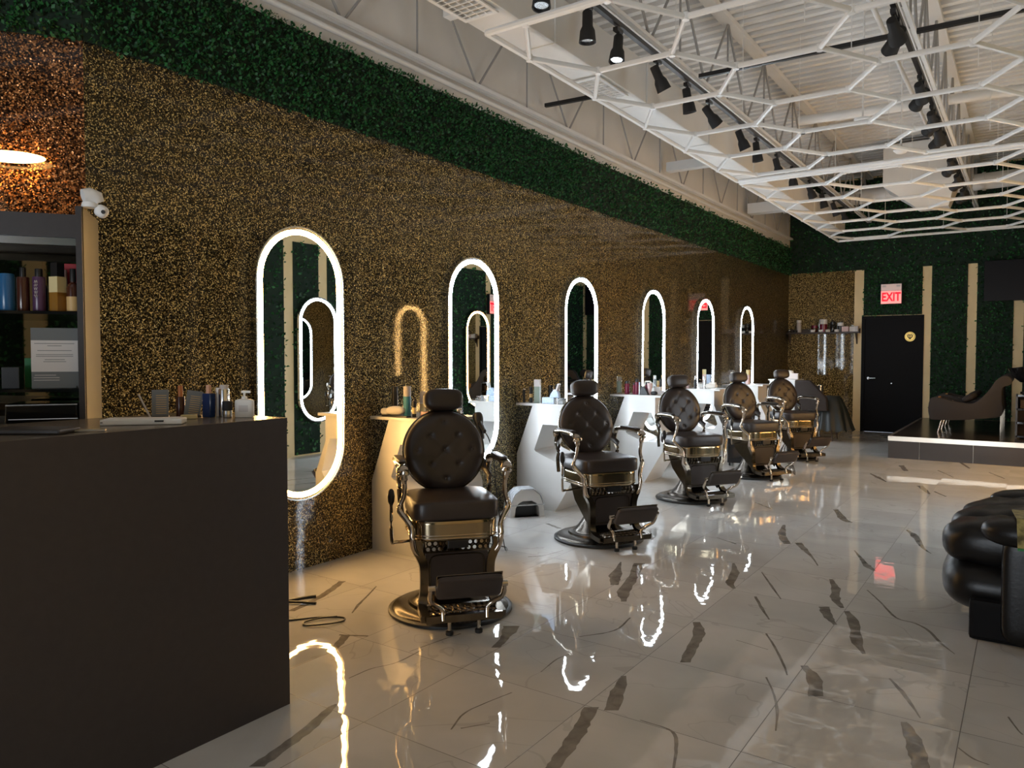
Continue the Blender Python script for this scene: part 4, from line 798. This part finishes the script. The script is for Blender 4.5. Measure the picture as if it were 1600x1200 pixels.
# salon chair under capes
t = thing('salon_chair', 'dark seat with slim brown legs under the draped capes by the far gold wall', 'chair', (-2.88, 13.3, 0))
MB().box((0, 0, 0.42), (0.5, 0.46, 0.08)).build('seat', M['black'], t, bevel=0.015)
MB().box((-0.24, 0, 0.68), (0.06, 0.46, 0.5), ry(-0.15)).build('backrest', M['black'], t, bevel=0.015)
for sx in (-1, 1):
    for sy in (-1, 1): MB().cyl((sx*0.19, sy*0.17, 0.38), (sx*0.22, sy*0.2, 0.0), 0.016, 8, 0.010).build('leg', M['wood'], t, smooth=True)
drape('draped_cape', 'black-green hair cape draped over the seat beside the far gold wall', 'cape', (-2.72, 13.25, 0.18), 0.31, 0.28, 0.56, 0.40, 'cape', 12, 0.10, (0.04, 0))
b = MB(); b.prism([(-3.22, 1.0), (-2.98, 1.0), (-2.72, 0.72), (-2.70, 0.50), (-3.22, 0.50)], 'y', 12.92, 13.02); o = b.build('brown_cloth', M['cape_brown'], bevel=0.02); tag(o, 'dark brown cloth hanging from the corner cabinet down to the draped seat', 'cloth')
b = MB(); b.lathe([(0.06, 0), (0.07, 0.2), (0.068, 0.2), (0.058, 0.005)], (-2.98, 13.62, 0.70), 20); b.cyl((-2.98, 13.62, 0), (-2.98, 13.62, 0.70), 0.02, 10); tag(b.build('silver_canister', M['silver'], smooth=True), 'silver canister behind the brown cloth in the far corner', 'canister')

# shelf on the far gold wall
t = thing('wall_shelf', 'long dark wooden wall shelf across the far gold wall', 'shelf', (-3.28, FY, 1.82))
MB().b2((-0.635, -0.16, 0), (0.66, -0.002, 0.028)).build('shelf_board', M['wood'], t)
for x in (-0.60, 0.60):
    MB().prism([(-0.002, 0.0), (-0.13, 0.0), (-0.10, -0.05), (-0.03, -0.12), (-0.002, -0.20)], 'x', x-0.012, x+0.012).build('bracket', M['wood'], t)
MB().b2((-0.635, -0.012, 0.028), (0.66, -0.002, 0.09)).build('back_rail', M['wood'], t)
ZS = 1.85
def jar(x, r, h, body, cap, ch_, lb, name='jar', dy=0.08, sq=False): bottle(name, lb+' on the far wall shelf', (x, FY-dy, ZS), r, h, body, cap, ch_, 1.05, cat='jar', sq=sq)
jar(-3.88, 0.03, 0.05, 'black', 'silver', 0.3, 'small dark jar at the corner end')
jar(-3.76, 0.045, 0.04, 'black', 'black', 0.3, 'flat black tin under the tall white bottle', dy=0.11)
jar(-3.70, 0.042, 0.235, 'grey_cap', 'white', 0.2, 'tall white bottle standing alone', 'bottle')
jar(-3.42, 0.052, 0.13, 'brown_b', 'maroon', 0.4, 'round dark brown jar', dy=0.06)
for k, x in enumerate((-3.44, -3.30, -3.17, -3.01)): jar(x, 0.042 if k != 1 else 0.035, 0.045, 'white', 'white', 0.3, 'small white pot, %s from the left' % ['first', 'second', 'third', 'fourth'][k], dy=0.12)
jar(-3.26, 0.068, 0.24, 'maroon', 'white', 0.38, 'red-brown jar with a large white cap', dy=0.06)
jar(-3.09, 0.045, 0.19, 'gloss_black', 'black', 0.3, 'glossy black bottle', 'bottle', dy=0.07)
jar(-2.96, 0.055, 0.17, 'black', 'white', 0.35, 'black jar with white lid', dy=0.05)
box_thing('cream_box', 'pinkish cream box, left of two on the far wall shelf', 'box', (-2.865, FY-0.08, ZS), (0.115, 0.10, 0.095), 'pink')
box_thing('cream_box', 'tan cream box, right of two on the far wall shelf', 'box', (-2.74, FY-0.08, ZS), (0.10, 0.10, 0.09), 'paper')
box_thing('grey_box', 'grey-brown box at the right end of the far wall shelf', 'box', (-2.665, FY-0.09, ZS), (0.045, 0.10, 0.10), 'grey_cap')

# exit signs
def exit_sign(loc, rot, label):
    t = thing('exit_sign', label, 'exit sign', loc, rot, 'exit signs')
    MB().b2((-0.175, -0.065, -0.185), (0.175, 0, 0.185)).build('housing', M['black'], t)
    MB().b2((-0.165, -0.069, -0.175), (0.165, -0.0655, 0.055)).build('lit_panel', M['exit_face'], t)
    MB().b2((-0.165, -0.069, 0.060), (0.165, -0.0655, 0.175)).build('upper_panel', M['exit_top'], t)
    cu = bpy.data.curves.new('lettering', 'FONT'); cu.body = 'EXIT'; cu.size = 0.185; cu.align_x = 'CENTER'; cu.align_y = 'CENTER'; cu.extrude = 0.002; cu.offset = 0.006; cu.space_character = 1.02
    cu.materials.append(M['exit_letters']); tmp = bpy.data.objects.new('lettering_curve', cu); COL.objects.link(tmp); bpy.context.view_layer.update(); me = bpy.data.meshes.new_from_object(tmp.evaluated_get(bpy.context.evaluated_depsgraph_get())); bpy.data.objects.remove(tmp); o = bpy.data.objects.new('lettering', me); COL.objects.link(o); o.parent = t
    if not me.materials: me.materials.append(M['exit_letters'])
    o.location = (0, -0.072, -0.062); o.rotation_euler = (PI/2, 0, 0); o.scale = (0.80, 1.15, 1)
    for sx in (-1, 1): MB().b2((sx*0.115-0.03, -0.071, 0.125), (sx*0.115+0.03, -0.069, 0.155)).build('indicator', M['grey_cap'], t)
    return t
exit_sign((-2.106, FY-0.045, 2.515), 0, 'red lit EXIT sign over the black door')
exit_sign((RX-0.056, 11.47, 2.36), PI/2*-1, 'red lit EXIT sign on the right-hand wall, seen only in mirrors')
# television
t = thing('television', 'large black wall television at the right edge of the far wall', 'television', (-0.02, FY-0.10, 2.66))
MB().b2((-0.67, -0.03, -0.34), (0.60, 0.02, 0.34)).build('bezel', M['tv_black'], t, bevel=0.005)
MB().b2((-0.655, -0.033, -0.325), (0.585, -0.0302, 0.325)).build('screen', M['tv_black'], t)

# ------------------------------------------------------------------ raised platform and shampoo chairs
PX, PY = -1.60, 11.45
b = MB(); b.b2((PX, PY, 0.0), (RX, FY, 0.238)); struct('trim_1', b, M['platform_face'])
b = MB(); b.b2((PX-0.004, PY-0.006, 0.238), (RX, PY+0.03, 0.30)); b.b2((PX-0.006, PY+0.03, 0.238), (PX+0.03, FY-0.06, 0.30)); struct('trim_2', b, M['trim_metal'])
b = MB(); b.b2((PX+0.03, PY+0.03, 0.238), (RX, FY, 0.298)); struct('platform_floor', b, M['platform'])
b = MB()
for x in (-1.22, -0.60, 0.02): b.b2((x-0.003, PY-0.0025, 0.003), (x+0.003, PY, 0.238))
struct('trim_3', b, M['dark_metal'])
PZ = 0.30
def lounger(y, label):
    t = thing('shampoo_chair', label, 'shampoo chair', (-0.7, y, PZ), 0, 'shampoo chairs on the platform')
    # side silhouette x (toward head = +x), z
    out = smoothpath([(-0.47, 0.20), (-0.50, 0.40), (-0.44, 0.50), (-0.30, 0.485), (-0.10, 0.44), (0.02, 0.45), (0.16, 0.56), (0.27, 0.72), (0.35, 0.80)], 5)
    sc = [(0.40+0.085*math.cos(a), 0, 0.0) for a in ()]
    up = [(p.x, p.y) for p in [Vector((q[0], q[1])) for q in [(v.x, v.y) for v in out]]]
    def outline(pts): return [(p.x, p.y) for p in smoothpath([(a, b_, 0) for a, b_ in pts], 4)]
    prof = outline([(-0.49, 0.20), (-0.51, 0.34), (-0.48, 0.49), (-0.36, 0.50), (-0.18, 0.455), (0.0, 0.43), (0.10, 0.48), (0.22, 0.62), (0.30, 0.76), (0.38, 0.82), (0.45, 0.815), (0.485, 0.76), (0.46, 0.70), (0.38, 0.66), (0.375, 0.50), (0.375, 0.28), (0.1, 0.22), (-0.2, 0.19), (-0.47, 0.185)])
    for sy in (-1, 1):
        MB().prism(prof, 'y', sy*0.30-0.045, sy*0.30+0.045).build('side_arm', M['fabric_dark'], t, smooth=True, bevel=0.008)
    MB().prism(outline([(-0.46, 0.22), (-0.47, 0.40), (-0.38, 0.43), (0.0, 0.37), (0.14, 0.46), (0.26, 0.62), (0.34, 0.62), (0.30, 0.35), (0.0, 0.24)]), 'y', -0.255, 0.255).build('seat', M['gloss_black'], t, smooth=True)
    MB().b2((-0.42, -0.24, 0.43), (-0.22, -0.05, 0.455)).b2((-0.42, 0.05, 0.43), (-0.40, 0.24, 0.50)).build('tan_stripe', M['orange_fab'], t)
    b = MB(); b.pillow((-0.02, 0, 0.50), (0.20, 0.40, 0.10), 3, ry(-0.5)); b.build('cushion', M['cape_brown'], t, smooth=True)
    for sy in (-1, 1):
        MB().cyl((-0.34, sy*0.27, 0.19), (-0.39, sy*0.27, 0.0), 0.014, 10, 0.010).build('leg', M['chrome'], t, smooth=True)
        MB().b2((0.360, sy*0.30-0.008, 0.0), (0.375, sy*0.30+0.008, 0.5)).build('rear_leg', M['dark_metal'], t)
    return t
lounger(12.65, 'dark grey shampoo chair on the platform, nearer of the two, with curled head roll')
lounger(13.75, 'dark grey shampoo chair on the platform, farther of the two, with orange lining')
t = thing('wash_basin', 'glossy black shampoo basin behind the shampoo chairs', 'basin', (0.10, 12.9, PZ))
b = MB(); b.lathe([(0.05, 0.72), (0.14, 0.75), (0.22, 0.84), (0.26, 0.94), (0.27, 0.96), (0.25, 0.96), (0.20, 0.86), (0.10, 0.79), (0.02, 0.78)], n=40, M=ry(-0.12)); b.build('bowl', M['gloss_black'], t, smooth=True)
MB().b2((-0.22, -0.18, 0.0), (0.24, 0.18, 0.60)).build('pedestal', M['gloss_black'], t, bevel=0.01)
MB().cyl((0.02, 0, 0.58), (0.02, 0, 0.76), 0.05, 20).build('neck', M['gloss_black'], t, smooth=True)
b = MB(); b.tube(smoothpath([(0.16, 0.0, 0.93), (0.16, 0, 1.05), (0.08, 0, 1.08), (0.02, 0, 1.04)], 5), 0.012, 10); b.build('faucet', M['chrome'], t, smooth=True)
t = thing('supply_shelf', 'low black shelf unit with reddish glow right of the shampoo chairs', 'shelf', (0.10, 12.15, PZ))
for z in (0.02, 0.20, 0.38, 0.56): MB().b2((-0.25, -0.16, z), (0.25, 0.16, z+0.025)).build('shelf_board', M['gloss_black'], t)
for sx in (-1, 1): MB().b2((sx*0.25-0.012, -0.16, 0), (sx*0.25+0.012, 0.16, 0.585)).build('side_panel', M['black'], t)
MB().b2((-0.24, 0.15, 0.02), (0.24, 0.16, 0.57)).build('back_panel', M['cape_brown'], t)
box_thing('product_box', 'dim brown product box on the middle shelf of the black unit', 'box', (0.02, 12.12, PZ+0.407), (0.26, 0.14, 0.11), 'cape_brown')
box_thing('product_box', 'small white packet on the lowest shelf of the black unit', 'box', (0.05, 12.08, PZ+0.227), (0.10, 0.08, 0.04), 'paper')

# ------------------------------------------------------------------ recliner at right
t = thing('leather_recliner', 'black overstuffed leather recliner at the right edge of the view', 'recliner', (0.0, 4.3, 0))
MB().b2((-0.23, 0.02, 0.0), (0.50, 0.92, 0.20)).build('base', M['door_black'], t, bevel=0.02)
b = MB(); b.pillow((0.03, 0.5, 0.385), (0.62, 0.74, 0.20), 5, None, 36, 12, e2=3); b.build('seat_core', M['black_leather'], t, smooth=True)
for yc, zc, xc in ((0.27, 0.455, -0.02), (0.53, 0.47, 0.0), (0.79, 0.475, 0.03)):
    b = MB(); b.pillow((xc, yc, zc), (0.70, 0.35, 0.25), 3.4, ry(-0.05), 48, 20, e2=2.8)
    b.v = [(x, y, z+0.006*math.sin(x*38+y*9)*math.sin(y*31)) for x, y, z in b.v]; b.build('seat_channel', M['black_leather'], t, smooth=True)
b = MB(); b.pillow((-0.10, 0.50, 0.235), (0.55, 0.86, 0.34), 4, None, 48, 20, e2=2.4)
b.v = [(x, y, z+0.004*math.sin(y*60)*max(0, z-0.2)*8) for x, y, z in b.v]; b.build('footrest_roll', M['black_leather'], t, smooth=True)
for y, lbn in ((0.07, 'armrest'), (0.98, 'armrest')):
    b = MB(); b.pillow((0.20, y, 0.27), (0.60, 0.17, 0.52), 8, None, 36, 18, e2=9); b.pillow((0.15, y+0.005, 0.545), (0.68, 0.25, 0.16), 3, None, 36, 14, e2=2.6); b.build(lbn, M['black_leather'], t, smooth=True)
b = MB(); b.pillow((0.36, 0.5, 0.60), (0.24, 0.86, 0.78), 3.5, ry(0.12), 36, 16, e2=3); b.build('backrest', M['black_leather'], t, smooth=True)
t = thing('magazine', 'gold and green magazine lying on the near arm of the recliner', 'magazine', (0.045, 4.37, 0.635), 0.1)
MB().b2((-0.10, -0.13, 0), (0.10, 0.10, 0.006)).build('cover', M['book'], t)
MB().prism([(-0.13, 0.0), (-0.138, 0.004), (-0.20, -0.12), (-0.195, -0.125)], 'x', -0.10, 0.10).build('hanging_page', M['book'], t)
MB().prism([(-0.195, -0.125), (-0.201, -0.122), (-0.204, -0.132), (-0.198, -0.134)], 'x', -0.10, 0.10).build('green_border', M['green_edge'], t)

# ------------------------------------------------------------------ reception desk
DX, DY = -2.43, 1.955
t = thing('reception_desk', 'tall charcoal front desk filling the lower left', 'desk', (DX, DY, 0))
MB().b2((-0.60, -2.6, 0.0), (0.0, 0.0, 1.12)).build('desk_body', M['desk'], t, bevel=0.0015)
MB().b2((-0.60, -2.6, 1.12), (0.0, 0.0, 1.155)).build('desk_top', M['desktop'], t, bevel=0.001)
MB().b2((-0.001, -2.6, 1.118), (0.0015, 0.0, 1.1545)).build('edge_band', M['desk'], t)
ZD = 1.156
t = thing('card_terminal_tray', 'flat white slotted device lying on the desk edge', 'device', (-2.615, 1.475, ZD), math.radians(46))
b = MB(); b.box((0, 0, 0.010), (0.27, 0.085, 0.020)); b.build('body', M['white'], t, bevel=0.005)
MB().box((0, 0, 0.021), (0.24, 0.06, 0.003)).build('lid', M['paper'], t)
MB().box((0.06, -0.0435, 0.013), (0.03, 0.002, 0.006)).build('port', M['ink'], t); MB().box((-0.128, -0.0435, 0.010), (0.008, 0.002, 0.003)).build('button', M['ink'], t)
t = thing('tablet_device', 'flat dark grey device with metal edge at the far left of the desk', 'device', (-2.60, 1.10, ZD), math.radians(35))
MB().box((0, 0, 0.008), (0.24, 0.12, 0.016)).build('body', M['platform_face'], t, bevel=0.006)
MB().box((0.15, 0.05, 0.004), (0.10, 0.03, 0.006), rz(0.3)).build('metal_strip', M['trim_metal'], t)
def acrylic(loc, rot, label, lean=0.0, w_=0.062, h=0.105):
    t = thing('sign_holder', label, 'sign holder', loc, rot); R0 = rx(-0.12) @ ry(lean)
    MB().box((0, 0, h/2+0.004), (w_, 0.003, h), R0).build('panel', M['grey_print'], t)
    b = MB()
    for k in range(9): b.box(R0 @ Vector((0.004, -0.0025, -h*0.36+k*h*0.085))+Vector((0, 0, h/2)), (w_*0.62, 0.0008, 0.0022), R0)
    b.build('printed_lines', M['tan'], t)
    MB().b2((-w_*0.5, -0.012, 0), (w_*0.5, 0.02, 0.005)).build('foot', M['black'], t)
    return t
acrylic((-2.86, 1.68, ZD), math.radians(52), 'dark acrylic sign holder with fine gold lines, left one on the desk')
acrylic((-2.765, 1.765, ZD), math.radians(52), 'dark acrylic sign holder with fine gold lines, right one leaning on the desk', 0.15, 0.06, 0.10)
b = MB(); b.cyl((-2.845, 1.63, ZD+0.002), (-2.875, 1.60, ZD+0.095), 0.0035, 8); tag(b.build('stylus', M['grey_cap'], smooth=True), 'pale thin stylus leaning on the left sign holder', 'pen')
bottle('dropper_bottle', 'small dark dropper bottle with orange cap between the sign holders', (-2.80, 1.73, ZD), 0.017, 0.125, 'brown_b', 'orange_cap', 0.35, 0.55)
box_thing('business_card_box', 'small cream card box in front of the right sign holder', 'box', (-2.695, 1.70, ZD), (0.058, 0.03, 0.015), 'yellow_label', math.radians(50))
bottle('blue_bottle', 'square blue bottle with peach cap on the desk', (-2.700, 1.79, ZD), 0.019, 0.128, 'deep_blue', 'peach', 0.26, 0.42, sq=True)
bottle('white_tube', 'slim white bottle behind the silver bottle on the desk', (-2.70, 1.835, ZD), 0.012, 0.115, 'white', 'white', 0.2)
bottle('silver_bottle', 'silver-grey bottle with grey cap on the desk', (-2.665, 1.835, ZD), 0.021, 0.128, 'silver', 'grey_cap', 0.13, 0.8)
bottle('neck_brush', 'short black neck brush with silver handle on the desk', (-2.615, 1.815, ZD), 0.018, 0.065, 'silver', 'black_matte', 0.55, 1.1, cat='brush')
pump('white lotion pump bottle at the right end of the desk items', (-2.575, 1.865, ZD), h=0.105, w_=0.073)

# ------------------------------------------------------------------ display cabinet
CN = Vector((0.8049, -0.5934, 0)); CD = Vector((0.5934, 0.8049, 0))
ang = math.atan2(CD.y, CD.x)   # local +X along the cabinet front, local -Y faces the room
t = thing('display_cabinet', 'dark open display cabinet with mirrored back behind the desk', 'cabinet', (-3.10, 1.508, 0), ang)
W_, Dp, Ht = 0.80, 0.33, 1.99
MB().b2((-0.022, 0, 0), (0, Dp, Ht)).build('side_panel', M['desk'], t); MB().b2((-W_, 0, 0), (-W_+0.022, Dp, Ht)).build('side_panel', M['desk'], t)
MB().b2((0.0005, 0.014, 0), (0.003, Dp, Ht-0.002)).build('side_face', mat('beige_side_laminate', (0.085, 0.075, 0.05), 0.35), t)
MB().b2((-W_+0.022, 0.0, 1.865), (-0.022, Dp, 1.955)).build('header', M['desk'], t)
MB().b2((-W_+0.022, 0.012, 1.835), (-0.022, 0.03, 1.864)).build('header_rail', M['silver'], t)
for z in (1.563, 1.258): MB().b2((-W_+0.022, 0.0, z), (-0.022, Dp-0.012, z+0.012)).build('shelf_board', M['gloss_black'], t)
MB().b2((-W_+0.022, 0.0, 1.10), (-0.022, Dp-0.012, 1.125)).build('shelf_board', M['desk'], t)
MB().b2((-W_+0.022, 0.0, 0.0), (-0.022, 0.02, 1.10)).build('lower_front', M['desk'], t)
MB().b2((-W_+0.022, Dp-0.012, 1.12), (-0.022, Dp-0.002, 1.87)).build('mirrored_back', mat('tinted_mirror', (0.34, 0.31, 0.26), 0.02, 1.0), t)
def cab(u_, dpt, z): p = Vector((-3.10, 1.508, 0))+CD*u_-CN*dpt; return (p.x, p.y, z)
bottle('spray_can', 'blue metal can at the left of the upper cabinet shelf', cab(-0.275, 0.06, 1.576), 0.028, 0.145, 'blue', 'blue', 0.04, 0.95)
bottle('bottle', 'dark bottle with black pump second on the upper cabinet shelf', cab(-0.222, 0.07, 1.576), 0.022, 0.172, 'brown_b', 'black', 0.22, 0.5)
o = bottle('bottle', 'purple bottle with white script on the upper cabinet shelf', cab(-0.165, 0.06, 1.576), 0.023, 0.168, 'purple', 'black', 0.19, 0.6)
b = MB()
for k in range(5):
    zc = 0.060+k*0.014
    b.tube([(0.024*math.cos(a_), 0.024*math.sin(a_), zc+0.006*math.sin(j*1.6+k)) for j, a_ in enumerate([math.radians(-52+d) for d in range(-16, 17, 4)])], 0.0011, 4)
b.build('script_lettering', M['grey_cap'], o)
o = bottle('bottle', 'amber bottle with cream label and tall black cap on the upper cabinet shelf', cab(-0.100, 0.06, 1.576), 0.024, 0.195, 'amber', 'black', 0.29, 0.8, label_mat='yellow_label', sq=True, lab=(0.55, 1.0))
o = bottle('bottle', 'dark brown bottle with orange label at the right of the upper cabinet shelf', cab(-0.045, 0.055, 1.576), 0.024, 0.172, 'brown_b', 'black', 0.30, 0.45, label_mat='tan', neck=True, lab=(0.02, 0.5))
box_thing('red_carton', 'red carton at the back right of the upper cabinet shelf', 'box', cab(-0.075, 0.20, 1.576), (0.07, 0.05, 0.205), 'red', ang)
bottle('bottle', 'pale pink spray bottle behind the brown bottle on the upper cabinet shelf', cab(-0.10, 0.14, 1.576), 0.018, 0.175, 'white', 'pink', 0.2)
t = thing('notice_card', 'white printed notice in a grey stand on the middle cabinet shelf', 'notice', cab(-0.115, 0.06, 1.271), ang)
MB().box((0, 0.0, 0.120), (0.165, 0.006, 0.240)).build('board', M['grey_print'], t)
MB().box((0, -0.0045, 0.128), (0.164, 0.002, 0.125)).build('white_sheet', M['paper'], t)
b = MB()
for k, (wd_, off) in enumerate([(0.14, 0.050), (0.05, 0.041), (0.12, 0.022), (0.13, 0.006), (0.13, -0.001), (0.07, -0.014), (0.08, -0.022)]): b.box((0, -0.0058, 0.128+off), (wd_, 0.0005, 0.0022))
b.build('printed_text', M['grey_print'], t)
b = MB()
for k in range(3): b.box((-0.03-0.004*(k == 0), -0.0036, 0.052-k*0.010), (0.09-0.016*(k == 0), 0.0006, 0.003))
b.build('lower_text', M['grey_cap'], t)
MB().box((0, 0.02, 0.004), (0.15, 0.06, 0.008)).build('foot', M['grey_print'], t)
box_thing('black_box', 'small black box with white mark at the left of the middle cabinet shelf', 'box', cab(-0.265, 0.07, 1.271), (0.06, 0.06, 0.085), 'black', ang)
box_thing('product_pack', 'dark pack beside the notice, right end of the middle cabinet shelf', 'box', cab(-0.020-0.025, 0.16, 1.271), (0.04, 0.10, 0.20), 'cape_brown', ang)
box_thing('green_box', 'small green box behind the notice on the middle cabinet shelf', 'box', cab(-0.215, 0.16, 1.271), (0.05, 0.05, 0.12), 'green_edge', ang)
t = thing('black_printer', 'black receipt printer with pale outline on the bottom cabinet shelf', 'printer', cab(-0.155, 0.14, 1.127), ang)
MB().b2((-0.13, -0.10, 0), (0.12, 0.10, 0.085)).build('printer_body', M['gloss_black'], t, bevel=0.008)
b = MB(); b.tube([(-0.128, -0.103, 0.01), (-0.128, -0.103, 0.078), (0.12, -0.103, 0.078)], 0.0035, 6); b.tube([(-0.12, -0.103, 0.022), (0.12, -0.103, 0.022)], 0.002, 6); b.build('pale_edge', M['silver'], t, smooth=True)
# security camera on the cabinet corner
t = thing('security_camera', 'small white security camera on the top corner of the display cabinet', 'camera', (-3.105+0.0, 1.545, 1.99), ang)
b = MB(); b.lathe([(0.030, 0), (0.032, 0.006), (0.028, 0.02)], n=24); b.build('mount', M['white'], t, smooth=True)
b = MB(); b.tube([(-0.022, -0.02, 0.042), (0.0, -0.01, 0.048), (0.022, 0.0, 0.040), (0.030, 0.004, 0.022)], [0.026, 0.030, 0.030, 0.022], 16); b.build('head', M['white'], t, smooth=True)
b = MB(); b.pillow((0.040, 0.0, -0.012), (0.05, 0.045, 0.05), 2.4, ry(0.5)); b.build('lower_shell', M['white'], t, smooth=True)
MB().lathe([(0.008, 0), (0.008, 0.003)], (0.050, -0.024, -0.018), 12, rx(PI/2)).build('lens', M['ink'], t)
# warm wall lamp on the alcove wall
t = thing('wall_lamp', 'glowing warm oval lamp on the copper glitter wall at far left', 'lamp', (-4.10+0.025, 1.685-0.02, 2.352), ang)
b = MB(); b.pillow((0, -0.035, 0), (0.30, 0.075, 0.055), 2, None, 40, 14, e2=2); b.build('diffuser', M['warm_lamp'], t, smooth=True)
MB().b2((-0.06, -0.012, -0.02), (0.06, 0.012, 0.02)).build('wall_plate', M['black'], t)

# ------------------------------------------------------------------ cables on the floor
t = thing('floor_cable', 'thin black cable with a loop on the marble beside the front desk', 'cable', (0, 0, 0))
c0 = Vector((-3.03, 2.665, 0.005))
loop = smoothpath([(-3.35, 2.42, 0.005), (-3.22, 2.55, 0.005), (-3.10, 2.70, 0.005), (-3.00, 2.765, 0.005), (-2.955, 2.72, 0.006), (-2.985, 2.63, 0.012), (-3.06, 2.57, 0.007), (-3.11, 2.60, 0.006), (-3.08, 2.68, 0.010), (-3.02, 2.745, 0.012)], 8)
MB().tube(loop, 0.0045, 6).build('looped_cord', M['black'], t, smooth=True)
b = MB(); b.tube(smoothpath([(-3.72, 2.50, 0.006), (-3.571, 2.661, 0.006), (-3.42, 2.76, 0.012), (-3.29, 2.835, 0.008)], 5), 0.008, 8); b.tube(smoothpath([(-3.60, 2.50, 0.006), (-3.50, 2.64, 0.006), (-3.43, 2.85, 0.008), (-3.39, 2.92, 0.008)], 5), 0.008, 8)
tag(b.build('black_lead', M['black'], smooth=True), 'two crossed black plug leads on the floor between desk and gold wall', 'cable')
